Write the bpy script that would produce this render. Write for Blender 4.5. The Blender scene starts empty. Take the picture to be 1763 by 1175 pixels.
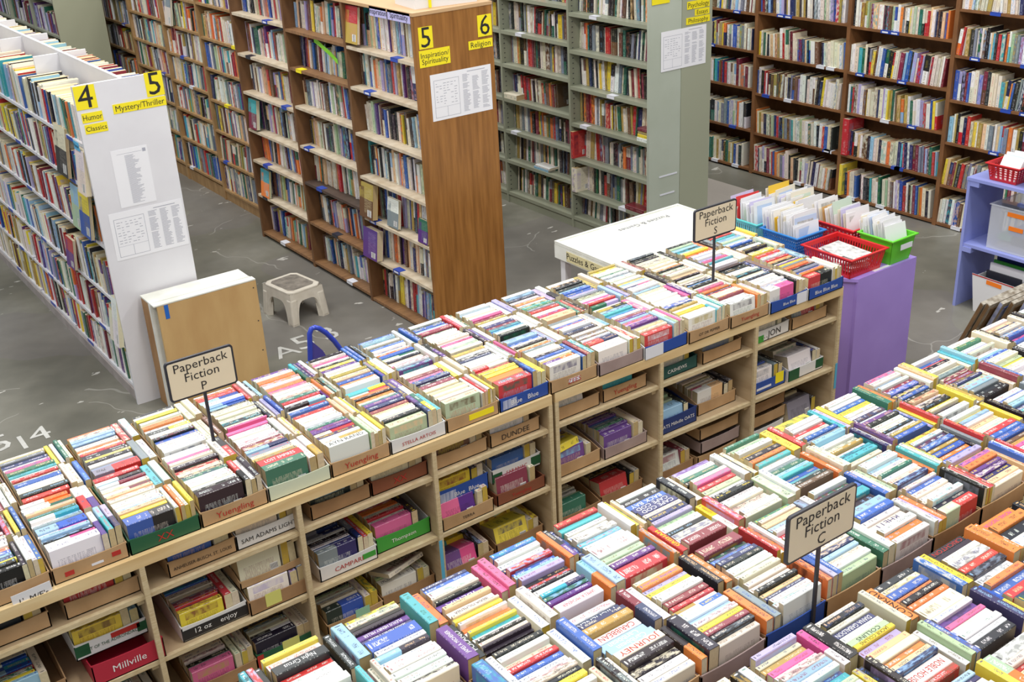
import bpy, math, random
from mathutils import Vector, Matrix
R = random.Random(7)
SC = bpy.context.scene
COL = SC.collection
# ------------------------------------------------------------------ camera
CAM_R = [(0.80935473, -0.58539408, -0.04752569), (-0.28340602, -0.31839078, -0.90460397), (0.51441807, 0.74561457, -0.42359529)]
FPX = 1979.4
CAM = Vector((0, 0, 3.24))
right, down, fwd = (Vector(v).normalized() for v in CAM_R)
cd = bpy.data.cameras.new('camera'); cam = bpy.data.objects.new('camera', cd); COL.objects.link(cam)
cd.sensor_width = 36.0; cd.lens = FPX / 1763 * 36.0; cd.clip_start = .05; cd.clip_end = 100
m3 = Matrix((right, -down, -fwd)).transposed()
cam.matrix_world = Matrix.Translation(CAM) @ m3.to_4x4()
SC.camera = cam
SC.view_settings.view_transform = 'Standard'; SC.view_settings.look = 'None'
SC.view_settings.exposure = -0.1; SC.view_settings.gamma = 1.0; SC.view_settings.use_curve_mapping = False
# ------------------------------------------------------------------ light
wd = bpy.data.worlds.new('world'); SC.world = wd; wd.use_nodes = True
wd.node_tree.nodes['Background'].inputs[0].default_value = (.93, .96, 1, 1)
wd.node_tree.nodes['Background'].inputs[1].default_value = 0.62
def strip(x, y, e, sx=.5, sy=2.4, z=4.9):
    l = bpy.data.lights.new('ceiling_strip', 'AREA'); l.shape = 'RECTANGLE'; l.size = sx; l.size_y = sy; l.energy = e
    l.color = (1, .975, .94)
    o = bpy.data.objects.new('ceiling_strip', l); o.location = (x, y, z); COL.objects.link(o)
for x, y, e in ((-.6, 2.2, 75), (2.6, 1.4, 100), (2.6, 4.6, 70), (5.6, 1.6, 80), (5.8, 4.9, 70), (.4, 5.6, 60), (2.5, 8.2, 72), (4.9, 8.4, 68), (6.9, 8.0, 55), (.6, 9.4, 62), (2.8, 11.6, 45)):
    strip(x, y, e)

# ------------------------------------------------------------------ colours, materials
def lin(c):
    return tuple(((v / 255) / 12.92 if v / 255 <= .04045 else (((v / 255) + .055) / 1.055) ** 2.4) for v in c)
PAL = {'w': (236, 236, 232), 'c': (228, 220, 198), 'k': (42, 41, 46), 'b': (45, 88, 178), 'n': (42, 48, 96), 'r': (198, 42, 46), 'o': (236, 122, 52),
       'y': (240, 214, 58), 'g': (42, 108, 84), 't': (62, 172, 184), 'p': (92, 52, 132), 'm': (130, 44, 62), 'i': (226, 94, 152), 'l': (150, 194, 228),
       's': (122, 132, 146), 'a': (234, 192, 146), 'd': (112, 78, 58), 'v': (176, 166, 216), 'e': (178, 206, 164), 'h': (176, 150, 70)}
CNAME = {'w': 'white', 'c': 'cream', 'k': 'black', 'b': 'blue', 'n': 'navy', 'r': 'red', 'o': 'orange', 'y': 'yellow', 'g': 'dark green', 't': 'turquoise',
         'p': 'purple', 'm': 'maroon', 'i': 'pink', 'l': 'pale blue', 's': 'slate grey', 'a': 'peach', 'd': 'brown', 'v': 'lavender', 'e': 'pale green', 'h': 'mustard'}
def jit(c, a=10):
    d = R.uniform(-a, a)
    return tuple(max(4, min(250, v + d + R.uniform(-a * .7, a * .7))) for v in c)

MATS = {}
def nm(m): return m.node_tree.nodes, m.node_tree.links
def mat(name, rgb, rough=.6, noise=0, nscale=8, rgb2=None, metal=0, stretch=None, bump=0, spec=.5, alpha=None):
    if name in MATS: return MATS[name]
    m = bpy.data.materials.new(name); m.use_nodes = True; n, l = nm(m); b = n['Principled BSDF']
    b.inputs['Base Color'].default_value = (*lin(rgb), 1); b.inputs['Roughness'].default_value = rough; b.inputs['Metallic'].default_value = metal
    b.inputs['Specular IOR Level'].default_value = spec
    if rgb2 or noise:
        tc = n.new('ShaderNodeTexCoord'); mp = n.new('ShaderNodeMapping'); nt = n.new('ShaderNodeTexNoise'); cr = n.new('ShaderNodeValToRGB')
        mp.inputs['Scale'].default_value = stretch or (1, 1, 1); nt.inputs['Scale'].default_value = nscale; nt.inputs['Detail'].default_value = 6
        l.new(tc.outputs['Object'], mp.inputs[0]); l.new(mp.outputs[0], nt.inputs['Vector']); l.new(nt.outputs['Fac'], cr.inputs[0])
        c2 = rgb2 or tuple(v * (1 - noise) for v in rgb)
        cr.color_ramp.elements[0].position = .3; cr.color_ramp.elements[1].position = .7
        cr.color_ramp.elements[0].color = (*lin(c2), 1); cr.color_ramp.elements[1].color = (*lin(rgb), 1)
        l.new(cr.outputs[0], b.inputs['Base Color'])
        if bump:
            bp = n.new('ShaderNodeBump'); bp.inputs['Strength'].default_value = bump; bp.inputs['Distance'].default_value = .01
            l.new(nt.outputs['Fac'], bp.inputs['Height']); l.new(bp.outputs[0], b.inputs['Normal'])
    MATS[name] = m
    return m

def M_(n, op, a, b=None, c=None):
    x = n.new('ShaderNodeMath'); x.operation = op
    return x
class G:
    """tiny node-graph helper"""
    def __init__(s, m): s.n, s.l = nm(m)
    def put(s, sock, v):
        if isinstance(v, (int, float)): sock.default_value = v
        elif isinstance(v, tuple): sock.default_value = v
        else: s.l.new(v, sock)
    def math(s, op, a, b=0.0, c=None):
        x = s.n.new('ShaderNodeMath'); x.operation = op; s.put(x.inputs[0], a); s.put(x.inputs[1], b)
        if c is not None: s.put(x.inputs[2], c)
        return x.outputs[0]
    def between(s, v, a, b): return s.math('MULTIPLY', s.math('GREATER_THAN', v, a), s.math('LESS_THAN', v, b))
    def mix(s, f, a, b):
        x = s.n.new('ShaderNodeMix'); x.data_type = 'RGBA'; s.put(x.inputs[0], f); s.put(x.inputs[6], a); s.put(x.inputs[7], b); return x.outputs[2]
    def attr(s, name):
        x = s.n.new('ShaderNodeAttribute'); x.attribute_name = name; return x
    def comb(s, a, b, c):
        x = s.n.new('ShaderNodeCombineXYZ'); s.put(x.inputs[0], a); s.put(x.inputs[1], b); s.put(x.inputs[2], c); return x.outputs[0]
    def noise(s, v, scale=1.0, detail=2.0):
        x = s.n.new('ShaderNodeTexNoise'); s.l.new(v, x.inputs['Vector']); x.inputs['Scale'].default_value = scale; x.inputs['Detail'].default_value = detail; return x.outputs['Fac']
    def white(s, v):
        x = s.n.new('ShaderNodeTexWhiteNoise'); x.noise_dimensions = '3D'; s.l.new(v, x.inputs['Vector']); return x.outputs['Value']

def cover_material():
    m = bpy.data.materials.new('printed_book_cover'); m.use_nodes = True; g = G(m); b = g.n['Principled BSDF']
    suv = g.attr('suv'); sp = g.n.new('ShaderNodeSeparateXYZ'); g.l.new(suv.outputs['Vector'], sp.inputs[0]); X, Y, Z = sp.outputs
    par = g.attr('par'); pp = g.n.new('ShaderNodeSeparateXYZ'); g.l.new(par.outputs['Vector'], pp.inputs[0]); seed, split, style = pp.outputs
    c1, c2, c3 = (g.attr(k).outputs['Color'] for k in ('c1', 'c2', 'c3'))
    spine = g.between(Z, .5, 1.5); front = g.math('GREATER_THAN', Z, 1.5)
    S = g.math('MULTIPLY', seed, 97.0)
    # two-tone split
    f_split = g.math('MULTIPLY', g.math('GREATER_THAN', X, split), g.math('GREATER_THAN', split, .01))
    base = g.mix(f_split, c1, c2)
    # illustrated cover: soft blotches of the second colour
    pic = g.noise(g.comb(g.math('MULTIPLY', X, 7.0), g.math('MULTIPLY', Y, 2.5), S), 1.0, 4.0)
    soft = g.n.new('ShaderNodeMapRange'); soft.interpolation_type = 'SMOOTHSTEP'; g.l.new(pic, soft.inputs[0]); soft.inputs[1].default_value = .42; soft.inputs[2].default_value = .62
    f_pic = g.math('MULTIPLY', soft.outputs[0], g.math('GREATER_THAN', style, .72))
    base = g.mix(g.math('MULTIPLY', g.math('MULTIPLY', f_pic, .7), spine), base, c2)
    f_pf = g.math('MULTIPLY', g.math('MULTIPLY', front, g.math('MULTIPLY', g.between(Y, .66, .92), g.between(X, .12, .88))), g.math('GREATER_THAN', style, .5))
    base = g.mix(g.math('MULTIPLY', f_pf, g.math('MULTIPLY_ADD', soft.outputs[0], .5, .3)), base, c2)
    # spine lettering
    gl = g.noise(g.comb(g.math('MULTIPLY', X, 105.0), g.math('MULTIPLY', Y, 4.5), S), 1.0, 1.5)
    wd_ = g.white(g.comb(g.math('FLOOR', g.math('MULTIPLY', X, 11.0)), 0.0, S))
    letters = g.math('MULTIPLY', g.math('GREATER_THAN', gl, .52), g.math('GREATER_THAN', wd_, .28))
    letters = g.math('MULTIPLY', letters, g.between(Y, .3, .7))
    r1 = g.white(g.comb(1.0, 2.0, S)); r2 = g.white(g.comb(4.0, 7.0, S))
    e1 = g.math('MULTIPLY_ADD', r1, .2, .33); s2 = g.math('MULTIPLY_ADD', r2, .12, .52)
    rng = g.math('MAXIMUM', g.math('MULTIPLY', g.math('GREATER_THAN', X, .07), g.math('LESS_THAN', X, e1)), g.math('MULTIPLY', g.math('GREATER_THAN', X, s2), g.math('LESS_THAN', X, .9)))
    f_t = g.math('MULTIPLY', g.math('MULTIPLY', letters, rng), spine)
    f_t = g.math('MULTIPLY', f_t, g.math('LESS_THAN', style, .93))
    # publisher's dot
    dx = g.math('SUBTRACT', X, .955); dy = g.math('MULTIPLY', g.math('SUBTRACT', Y, .5), .06)
    dot = g.math('MULTIPLY', g.math('LESS_THAN', g.math('ADD', g.math('MULTIPLY', dx, dx), g.math('MULTIPLY', dy, dy)), .00025), spine)
    # cover lettering : lines
    ln = g.noise(g.comb(g.math('MULTIPLY', X, 70.0), g.math('MULTIPLY', Y, 4.0), S), 1.0, 1.0)
    rows = g.math('LESS_THAN', g.math('FRACT', g.math('MULTIPLY', Y, 22.0)), .5)
    blk = g.math('MULTIPLY', g.math('MULTIPLY', rows, g.math('GREATER_THAN', ln, .47)), g.math('MULTIPLY', g.between(X, .12, .85), g.between(Y, .1, .62)))
    f_b = g.math('MULTIPLY', g.math('MULTIPLY', blk, front), .7)
    bc = g.math('MULTIPLY', g.math('MULTIPLY', g.between(X, .74, .93), g.between(Y, .12, .4)), front)
    bcs = g.math('MULTIPLY', bc, g.math('LESS_THAN', g.math('FRACT', g.math('MULTIPLY', X, 60.0)), .5))
    col = g.mix(g.math('MULTIPLY', g.math('MAXIMUM', f_t, f_b), .82), base, c3)
    col = g.mix(g.math('MULTIPLY', dot, .8), col, c3)
    col = g.mix(bc, col, (.85, .85, .84, 1)); col = g.mix(g.math('MULTIPLY', bcs, g.between(Y, .16, .36)), col, (.03, .03, .03, 1))
    # scuffed edges of the spine
    ed = g.math('MULTIPLY', g.math('MAXIMUM', g.math('LESS_THAN', Y, .05), g.math('GREATER_THAN', Y, .95)), spine)
    wear = g.noise(g.comb(g.math('MULTIPLY', X, 30.0), Y, S), 1.0, 2.0)
    col = g.mix(g.math('MULTIPLY', g.math('MULTIPLY', ed, g.math('GREATER_THAN', wear, .55)), .35), col, (.8, .78, .72, 1))
    g.l.new(col, b.inputs['Base Color']); b.inputs['Roughness'].default_value = .36
    return m
def page_material():
    m = bpy.data.materials.new('book_pages'); m.use_nodes = True; g = G(m); b = g.n['Principled BSDF']
    c1 = g.attr('c1').outputs['Color']
    tc = g.n.new('ShaderNodeTexCoord'); mp = g.n.new('ShaderNodeMapping'); g.l.new(tc.outputs['Object'], mp.inputs[0]); mp.inputs['Scale'].default_value = (90, 600, 90)
    nz = g.noise(mp.outputs[0], 1.0, 1.0)
    col = g.mix(g.math('MULTIPLY', nz, .45), c1, (.32, .25, .15, 1))
    g.l.new(col, b.inputs['Base Color']); b.inputs['Roughness'].default_value = .9
    return m
COVER, PAGE = cover_material(), page_material()

WOODTOP = mat('pale_plywood', (230, 206, 158), .5, rgb2=(212, 180, 128), nscale=3, stretch=(1, 9, 9))
PLYEDGE = mat('plywood_edge', (214, 198, 162), .7, rgb2=(194, 172, 132), nscale=30, stretch=(1, 1, 6))
PLYIN = mat('plywood_inside', (196, 174, 140), .75, rgb2=(172, 148, 114), nscale=4, stretch=(1, 1, 5))
BROWN = mat('brown_wood_laminate', (164, 112, 54), .42, rgb2=(130, 84, 34), nscale=5, stretch=(9, 9, .6))
BROWNIN = mat('brown_case_inside', (122, 86, 52), .6, rgb2=(98, 66, 38), nscale=5, stretch=(3, 3, 1))
SHELFW = mat('worn_cream_shelf_paint', (214, 202, 180), .55, rgb2=(188, 170, 142), nscale=14)
SHELFB = mat('brown_shelf_board', (150, 112, 74), .55, rgb2=(118, 84, 54), nscale=10, stretch=(1, 5, 1))
SHELFD = mat('dark_shelf_board', (92, 76, 66), .6, rgb2=(70, 56, 48), nscale=9)
LIGHTW = mat('tan_bookcase_wood', (176, 142, 96), .55, rgb2=(148, 114, 72), nscale=6, stretch=(1, 4, 1))
DARKW = mat('dark_walnut_bookcase', (140, 96, 58), .5, rgb2=(112, 74, 44), nscale=6, stretch=(2, 2, 1))
STEEL = mat('grey_green_painted_steel', (158, 162, 142), .42, rgb2=(144, 148, 128), nscale=3)
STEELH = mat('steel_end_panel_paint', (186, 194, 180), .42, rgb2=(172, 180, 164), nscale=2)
WHITEP = mat('white_painted_board', (228, 228, 232), .5, rgb2=(216, 215, 220), nscale=2.5)
WHITET = mat('white_table_paint', (236, 238, 232), .45, rgb2=(216, 216, 204), nscale=7)
KICK = mat('grey_painted_kick_board', (176, 168, 164), .7, rgb2=(150, 140, 136), nscale=9)
PURPLE = mat('purple_paint', (172, 146, 228), .5, rgb2=(164, 138, 220), nscale=4)
PERI = mat('periwinkle_paint', (152, 162, 224), .5, rgb2=(140, 150, 214), nscale=5)
BIRCH = mat('birch_plywood_panel', (206, 172, 118), .5, rgb2=(188, 150, 98), nscale=2.5, stretch=(2.5, 2.5, .8))
RAWW = mat('raw_wood_edge', (176, 136, 90), .7, rgb2=(150, 108, 66), nscale=6, stretch=(2, 2, .6))
PAPER = mat('white_paper', (236, 236, 240), .8)
INK = mat('grey_ink', (120, 122, 130), .8); BLACKI = mat('black_ink', (34, 32, 34), .7)
YEL = mat('yellow_card', (244, 226, 30), .6); BLUET = mat('blue_plastic_label', (46, 78, 176), .4); SKYT = mat('blue_masking_tape', (30, 100, 190), .6)
LABW = mat('white_label', (226, 228, 236), .5); BLKM = mat('black_powder_coat', (44, 46, 56), .4); CREAMC = mat('cream_sign_card', (222, 208, 180), .6)
STOOL = mat('ivory_plastic', (228, 222, 208), .4, rgb2=(212, 204, 188), nscale=12)
PAD = mat('scuffed_grey_stool_top', (150, 142, 130), .7, rgb2=(104, 98, 90), nscale=22)
BTUBE = mat('blue_enamel_tube', (44, 66, 178), .25)
RED = mat('red_plastic', (205, 36, 40), .35); GREEN = mat('lime_green_plastic', (96, 200, 40), .35); BLUEP = mat('blue_plastic', (30, 120, 196), .35)
TEAL = mat('turquoise_plastic', (86, 196, 196), .35); NAVYP = mat('navy_blue_plastic', (30, 60, 160), .35)
ORG = mat('orange_label', (244, 128, 30), .5); POST = mat('yellow_post_it', (214, 214, 120), .8); POSTG = mat('green_post_it', (150, 200, 170), .8)
CARD = mat('brown_cardboard', (190, 156, 116), .85, rgb2=(172, 138, 98), nscale=10)
CARDK = mat('kraft_cardboard_dark', (168, 132, 94), .85, rgb2=(146, 112, 78), nscale=8)
CARDM = mat('mauve_grey_cardboard', (170, 150, 146), .85, rgb2=(152, 132, 128), nscale=8)
CARDW = mat('white_faced_cardboard', (222, 222, 222), .6); CARDB = mat('blue_printed_cardboard', (36, 76, 160), .5); CARDG = mat('green_printed_cardboard', (34, 92, 62), .5)
CARDN = mat('navy_printed_cardboard', (34, 56, 116), .5); CARDR = mat('crimson_printed_cardboard', (182, 40, 62), .5); CARDX = mat('red_brown_printed_cardboard', (128, 74, 50), .7)
CARDT = mat('dark_teal_printed_cardboard', (22, 78, 76), .5); GRN = mat('bright_green_print', (62, 156, 60), .5)
GRAPH = mat('blue_etching_print', (70, 86, 150), .6, rgb2=(196, 200, 214), nscale=16)
BRNB = mat('brown_backing_board', (120, 92, 60), .7, rgb2=(96, 70, 42), nscale=12)
MG = mat('grey_box_print', (150, 150, 156), .8)  # even grey of the boxed game in the clear bin
INKR = mat('red_ink', (180, 46, 40), .6); INKW = mat('white_ink', (236, 236, 236), .6); INKN = mat('navy_ink', (34, 44, 110), .6); INKG = mat('green_ink', (26, 84, 52), .6); INKP = mat('magenta_ink', (180, 60, 170), .6)
def clear_mat():
    m = bpy.data.materials.new('clear_plastic'); m.use_nodes = True; g = G(m); b = g.n['Principled BSDF']
    b.inputs['Base Color'].default_value = (.85, .88, .93, 1); b.inputs['Roughness'].default_value = .15; b.inputs['Alpha'].default_value = .33
    return m
CLEAR = clear_mat()
def floor_mat():
    m = bpy.data.materials.new('stained_concrete'); m.use_nodes = True; g = G(m); b = g.n['Principled BSDF']
    tc = g.n.new('ShaderNodeTexCoord'); P = tc.outputs['Object']
    n1 = g.noise(P, 1.1, 6.0); n2 = g.noise(P, 4.5, 8.0); n3 = g.noise(P, .5, 3.0)
    r = g.n.new('ShaderNodeValToRGB'); g.l.new(n1, r.inputs[0]); e = r.color_ramp.elements
    e[0].position = .3; e[0].color = (*lin((92, 91, 80)), 1); e[1].position = .72; e[1].color = (*lin((152, 150, 140)), 1)
    x = r.color_ramp.elements.new(.5); x.color = (*lin((122, 120, 108)), 1)
    c = g.mix(g.math('MULTIPLY', g.math('SUBTRACT', n2, .32), 1.0), r.outputs[0], (*lin((82, 82, 74)), 1))
    c = g.mix(g.math('MULTIPLY', g.math('GREATER_THAN', n3, .56), .35), c, (*lin((116, 110, 112)), 1))
    v = g.n.new('ShaderNodeTexVoronoi'); v.feature = 'DISTANCE_TO_EDGE'; v.inputs['Scale'].default_value = .75; mp = g.n.new('ShaderNodeMapping'); g.l.new(P, mp.inputs[0]); mp.inputs['Rotation'].default_value = (0, 0, .5)
    wv = g.n.new('ShaderNodeTexNoise'); wv.inputs['Scale'].default_value = 2.5; g.l.new(P, wv.inputs['Vector'])
    mx = g.n.new('ShaderNodeVectorMath'); mx.operation = 'MULTIPLY_ADD'; g.l.new(wv.outputs['Color'], mx.inputs[0]); mx.inputs[1].default_value = (.5, .5, 0); g.l.new(mp.outputs[0], mx.inputs[2])
    g.l.new(mx.outputs[0], v.inputs['Vector'])
    crack = g.math('MULTIPLY', g.math('LESS_THAN', v.outputs['Distance'], .004), g.math('GREATER_THAN', n1, .48))
    c = g.mix(g.math('MULTIPLY', crack, .4), c, (*lin((188, 186, 178)), 1))
    mp2 = g.n.new('ShaderNodeMapping'); g.l.new(P, mp2.inputs[0]); mp2.inputs['Scale'].default_value = (5, 13, 5); mp2.inputs['Rotation'].default_value = (0, 0, -.25)
    sp = g.noise(mp2.outputs[0], 1.0, 3.0)
    c = g.mix(g.math('MULTIPLY', g.math('GREATER_THAN', sp, .71), .7), c, (*lin((214, 212, 204)), 1))
    s3 = g.n.new('ShaderNodeSeparateXYZ'); ge = g.n.new('ShaderNodeNewGeometry'); g.l.new(ge.outputs['Position'], s3.inputs[0])
    mk = g.math('MULTIPLY', g.between(s3.outputs[0], 6.2, 7.40), g.between(s3.outputs[1], 5.55, 9.5))
    c = g.mix(g.math('MULTIPLY', mk, .75), c, (*lin((184, 176, 168)), 1))
    g.l.new(c, b.inputs['Base Color']); b.inputs['Roughness'].default_value = .42
    bp = g.n.new('ShaderNodeBump'); bp.inputs['Strength'].default_value = .12; bp.inputs['Distance'].default_value = .01; g.l.new(n2, bp.inputs['Height']); g.l.new(bp.outputs[0], b.inputs['Normal'])
    return m

# ------------------------------------------------------------------ mesh helpers
class MB:
    def __init__(s): s.v = []; s.f = []; s.m = []
    def add(s, vs, fs, mi=0):
        o = len(s.v); s.v += [Vector(v) for v in vs]; s.f += [tuple(i + o for i in f) for f in fs]; s.m += [mi] * len(fs); return s
    def box(s, a, b, mi=0):
        (x0, y0, z0), (x1, y1, z1) = a, b
        if x0 > x1: x0, x1 = x1, x0
        if y0 > y1: y0, y1 = y1, y0
        if z0 > z1: z0, z1 = z1, z0
        return s.add([(x0, y0, z0), (x1, y0, z0), (x1, y1, z0), (x0, y1, z0), (x0, y0, z1), (x1, y0, z1), (x1, y1, z1), (x0, y1, z1)],
                     [(0, 3, 2, 1), (4, 5, 6, 7), (0, 1, 5, 4), (1, 2, 6, 5), (2, 3, 7, 6), (3, 0, 4, 7)], mi)
    def hexa(s, lo, hi, mi=0):      # two quads (counter-clockwise from above)
        return s.add(list(lo) + list(hi), [(0, 3, 2, 1), (4, 5, 6, 7), (0, 1, 5, 4), (1, 2, 6, 5), (2, 3, 7, 6), (3, 0, 4, 7)], mi)
    def prism(s, pts, d, mi=0):     # planar polygon pts extruded by vector d
        n = len(pts); d = Vector(d); vs = [Vector(p) for p in pts]; vs += [v + d for v in vs]
        fs = [tuple(range(n - 1, -1, -1)), tuple(range(n, 2 * n))] + [(i, (i + 1) % n, (i + 1) % n + n, i + n) for i in range(n)]
        return s.add(vs, fs, mi)
    def tube(s, pts, r, k=10, mi=0):
        pts = [Vector(p) for p in pts]; rings = []; up = None
        for i, p in enumerate(pts):
            t = (pts[min(i + 1, len(pts) - 1)] - pts[max(i - 1, 0)]).normalized()
            if up is None: up = t.orthogonal().normalized()
            up = (up - t * up.dot(t)).normalized(); w = t.cross(up)
            rings.append([p + (up * math.cos(2 * math.pi * j / k) + w * math.sin(2 * math.pi * j / k)) * r for j in range(k)])
        vs = [v for q in rings for v in q]; fs = []
        for i in range(len(pts) - 1):
            for j in range(k): fs.append((i * k + j, i * k + (j + 1) % k, (i + 1) * k + (j + 1) % k, (i + 1) * k + j))
        fs += [tuple(range(k - 1, -1, -1)), tuple(range((len(pts) - 1) * k, len(pts) * k))]
        return s.add(vs, fs, mi)
    def build(s, name, mats, parent=None, bevel=0, smooth=False):
        me = bpy.data.meshes.new(name); org = Vector(parent_world(parent))
        if parent is None:
            xs = [v.x for v in s.v]; ys = [v.y for v in s.v]; zs = [v.z for v in s.v]
            org = Vector(((min(xs) + max(xs)) / 2, (min(ys) + max(ys)) / 2, min(zs)))
        me.from_pydata([v - org for v in s.v], [], s.f)
        for x in (mats if isinstance(mats, (list, tuple)) else [mats]): me.materials.append(x)
        me.polygons.foreach_set('material_index', s.m)
        if smooth: me.polygons.foreach_set('use_smooth', [True] * len(me.polygons))
        me.update()
        o = bpy.data.objects.new(name, me); COL.objects.link(o)
        if parent is None: o.location = org; WORLD[o.name] = org
        else: o.parent = parent; WORLD[o.name] = org
        if bevel:
            md = o.modifiers.new('b', 'BEVEL'); md.width = bevel; md.segments = 2; md.limit_method = 'ANGLE'
        return o
WORLD = {}
def parent_world(p): return WORLD[p.name] if p is not None else Vector((0, 0, 0))
def thing(name, label, cat, loc, group=None):
    o = bpy.data.objects.new(name, None); COL.objects.link(o); o.location = loc; WORLD[o.name] = Vector(loc); o.empty_display_size = .05
    return tag(o, label, cat, group)
def tag(o, label, cat, group=None, kind=None):
    o['label'] = label; o['category'] = cat
    if group: o['group'] = group
    if kind: o['kind'] = kind
    return o
def struct(o): o['kind'] = 'structure'; return o
_tc = {}
def text_obj(txt, size, org, ax, ay, mt, parent, name='lettering', align='CENTER', spacing=1.0, sx=1.0, thick=.0006, maxw=None):
    """writing as a thin mesh: origin org, runs along ax, tops towards ay"""
    cu = bpy.data.curves.new('t', 'FONT'); cu.body = txt; cu.size = 1; cu.align_x = align; cu.align_y = 'CENTER'; cu.resolution_u = 2; cu.extrude = .0; cu.space_line = .82 * spacing
    t = bpy.data.objects.new('t', cu); me = bpy.data.meshes.new_from_object(t)
    bpy.data.objects.remove(t); bpy.data.curves.remove(cu)
    if maxw and len(me.vertices):
        wd0 = (max(v.co.x for v in me.vertices) - min(v.co.x for v in me.vertices)) * size * sx
        if wd0 > maxw: sx *= maxw / wd0
    ax = Vector(ax).normalized(); ay = Vector(ay).normalized(); az = ax.cross(ay); pw = Vector(parent_world(parent)); org = Vector(org)
    for v in me.vertices:
        v.co = org + ax * (v.co.x * size * sx) + ay * (v.co.y * size) + az * thick - pw
    me.materials.clear(); me.materials.append(mt); me.name = name
    o = bpy.data.objects.new(name, me); COL.objects.link(o)
    if parent: o.parent = parent
    return o
def print_lines(rects, mt, parent, n, name='printed_text'):
    """rects: list of quads (4 pts) -> one mesh of printed marks"""
    b = MB()
    for q in rects: b.add(q, [(0, 1, 2, 3)])
    return b.build(name, mt, parent)

def onX_(px, py, x=3.63):
    d = right * ((px - 881.5) / FPX) + down * ((py - 587.5) / FPX) + fwd; return CAM + d * (x / d.x)
def proj(p):
    d = Vector(p) - CAM; z = d.dot(fwd)
    if z < .1: return None
    return (881.5 + FPX * d.dot(right) / z, 587.5 + FPX * d.dot(down) / z, z)

# ------------------------------------------------------------------ books
BOOKS = {'paperback': [], 'shelved_book': []}
X_, Y_, Z_ = Vector((1, 0, 0)), Vector((0, 1, 0)), Vector((0, 0, 1))
PAGEC = [(216, 200, 160), (206, 186, 142), (222, 210, 178), (196, 172, 122), (228, 218, 190)]
def book(kind, base, aL, aT, aS, L, T, W, tok, where, front=0, title=None, page=None):
    """base: centre of the fore-edge (or for shelved books any point W below the spine along aS)"""
    two = tok.split('/'); a = two[0]; b2 = two[1] if len(two) > 1 else None
    c1 = jit(PAL[a])
    if kind == 'paperback' and a not in 'wck': c1 = tuple(v * .87 + u for v, u in zip(c1, (27, 26, 24)))
    light = sum(c1) > 420
    style = R.random(); split = 0.0
    if b2: c2 = jit(PAL[b2]); split = R.choice([.42, .5, .55]); style = .2
    else:
        c2 = jit(PAL[R.choice('wccklbasgtmndvsh')])
        if light and a in 'wc': c2 = tuple((u * 2 + v) / 3 for u, v in zip(c2, c1))
    c3 = jit(PAL[R.choice('kkkknnsgmrdb' if light else 'wwwwccyal')])
    if light and a in 'wc': c3 = tuple(v * .85 + 25 for v in c3)
    if kind == 'shelved_book':
        gm = sum(c1) / 3; c1 = tuple(min(250, (v * .9 + gm * .1) * 1.0) for v in c1); c3 = tuple(v * .5 + u * .5 for v, u in zip(c3, c1))
    rec = dict(kind=kind, c=Vector(base) + aS * W, aL=aL, aT=aT, aS=aS, L=L, T=T, W=W, c1=c1, c2=c2, c3=c3, par=(R.random(), split, style),
               pg=jit((206, 176, 52) if page == 'y' else R.choice(PAGEC), 6), where=where, tok=a, tok2=b2, front=front, title=title)
    if title: rec['c3'] = c1; rec['par'] = (rec['par'][0], 0.0, .3)
    p = proj(rec['c'])
    if p is None or not (-70 < p[0] < 1833 and -70 < p[1] < 1245): return None
    v = (CAM - rec['c']); d = v.length; v.normalize()
    sc = FPX / d
    area = L * T * abs(v.dot(aS)) * sc * sc
    if front: area += .5 * L * W * abs(v.dot(aT)) * sc * sc
    inside = 0 < p[0] < 1763 and 0 < p[1] < 1175
    rec['area'] = area if inside else area * .2
    BOOKS[kind].append(rec); return rec
def book_shape(r, local):
    L, T, W = r['L'] / 2, r['T'] / 2, r['W']; ch = min(.0022, T * .35)
    prof = [(-T, -W), (-T, -ch), (-T + ch, 0), (T - ch, 0), (T, -ch), (T, -W)]
    vs = [(x, y, z) for x in (-L, L) for (y, z) in prof]
    if not local:
        c, aL, aT, aS = r['c'], r['aL'], r['aT'], r['aS']
        vs = [c + aL * x + aT * y + aS * z for x, y, z in vs]
    # faces: list of (idx, material, faceid)
    F = []
    for i in range(5): F.append(((i, i + 6, i + 7, i + 1)[::-1], 0, (2, 1, 1, 1, 2)[i]))
    return vs, F
def fill_attrs(me, face_c, face_par, corner):
    for nme, dat in face_c.items():
        at = me.attributes.new(nme, 'FLOAT_COLOR', 'FACE'); at.data.foreach_set('color', dat)
    at = me.attributes.new('par', 'FLOAT_VECTOR', 'FACE'); at.data.foreach_set('vector', face_par)
    at = me.attributes.new('suv', 'FLOAT_VECTOR', 'CORNER'); at.data.foreach_set('vector', corner)
def corners(idx, fid, r):
    L, T, W = r['L'] / 2, r['T'] / 2, r['W']; ch = min(.0022, T * .35)
    prof = [(-T, -W), (-T, -ch), (-T + ch, 0), (T - ch, 0), (T, -ch), (T, -W)]
    out = []
    for i in idx:
        x = 0.0 if i < 6 else 1.0; y, z = prof[i % 6]
        if fid == 1: out += [x, (y + T) / (2 * T), 1.0]
        elif fid == 2: out += [x, 1 + z / W, 2.0]
        else: out += [0, 0, 0]
    return out
def lin4(c): return (*lin(c), 1.0)
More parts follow.
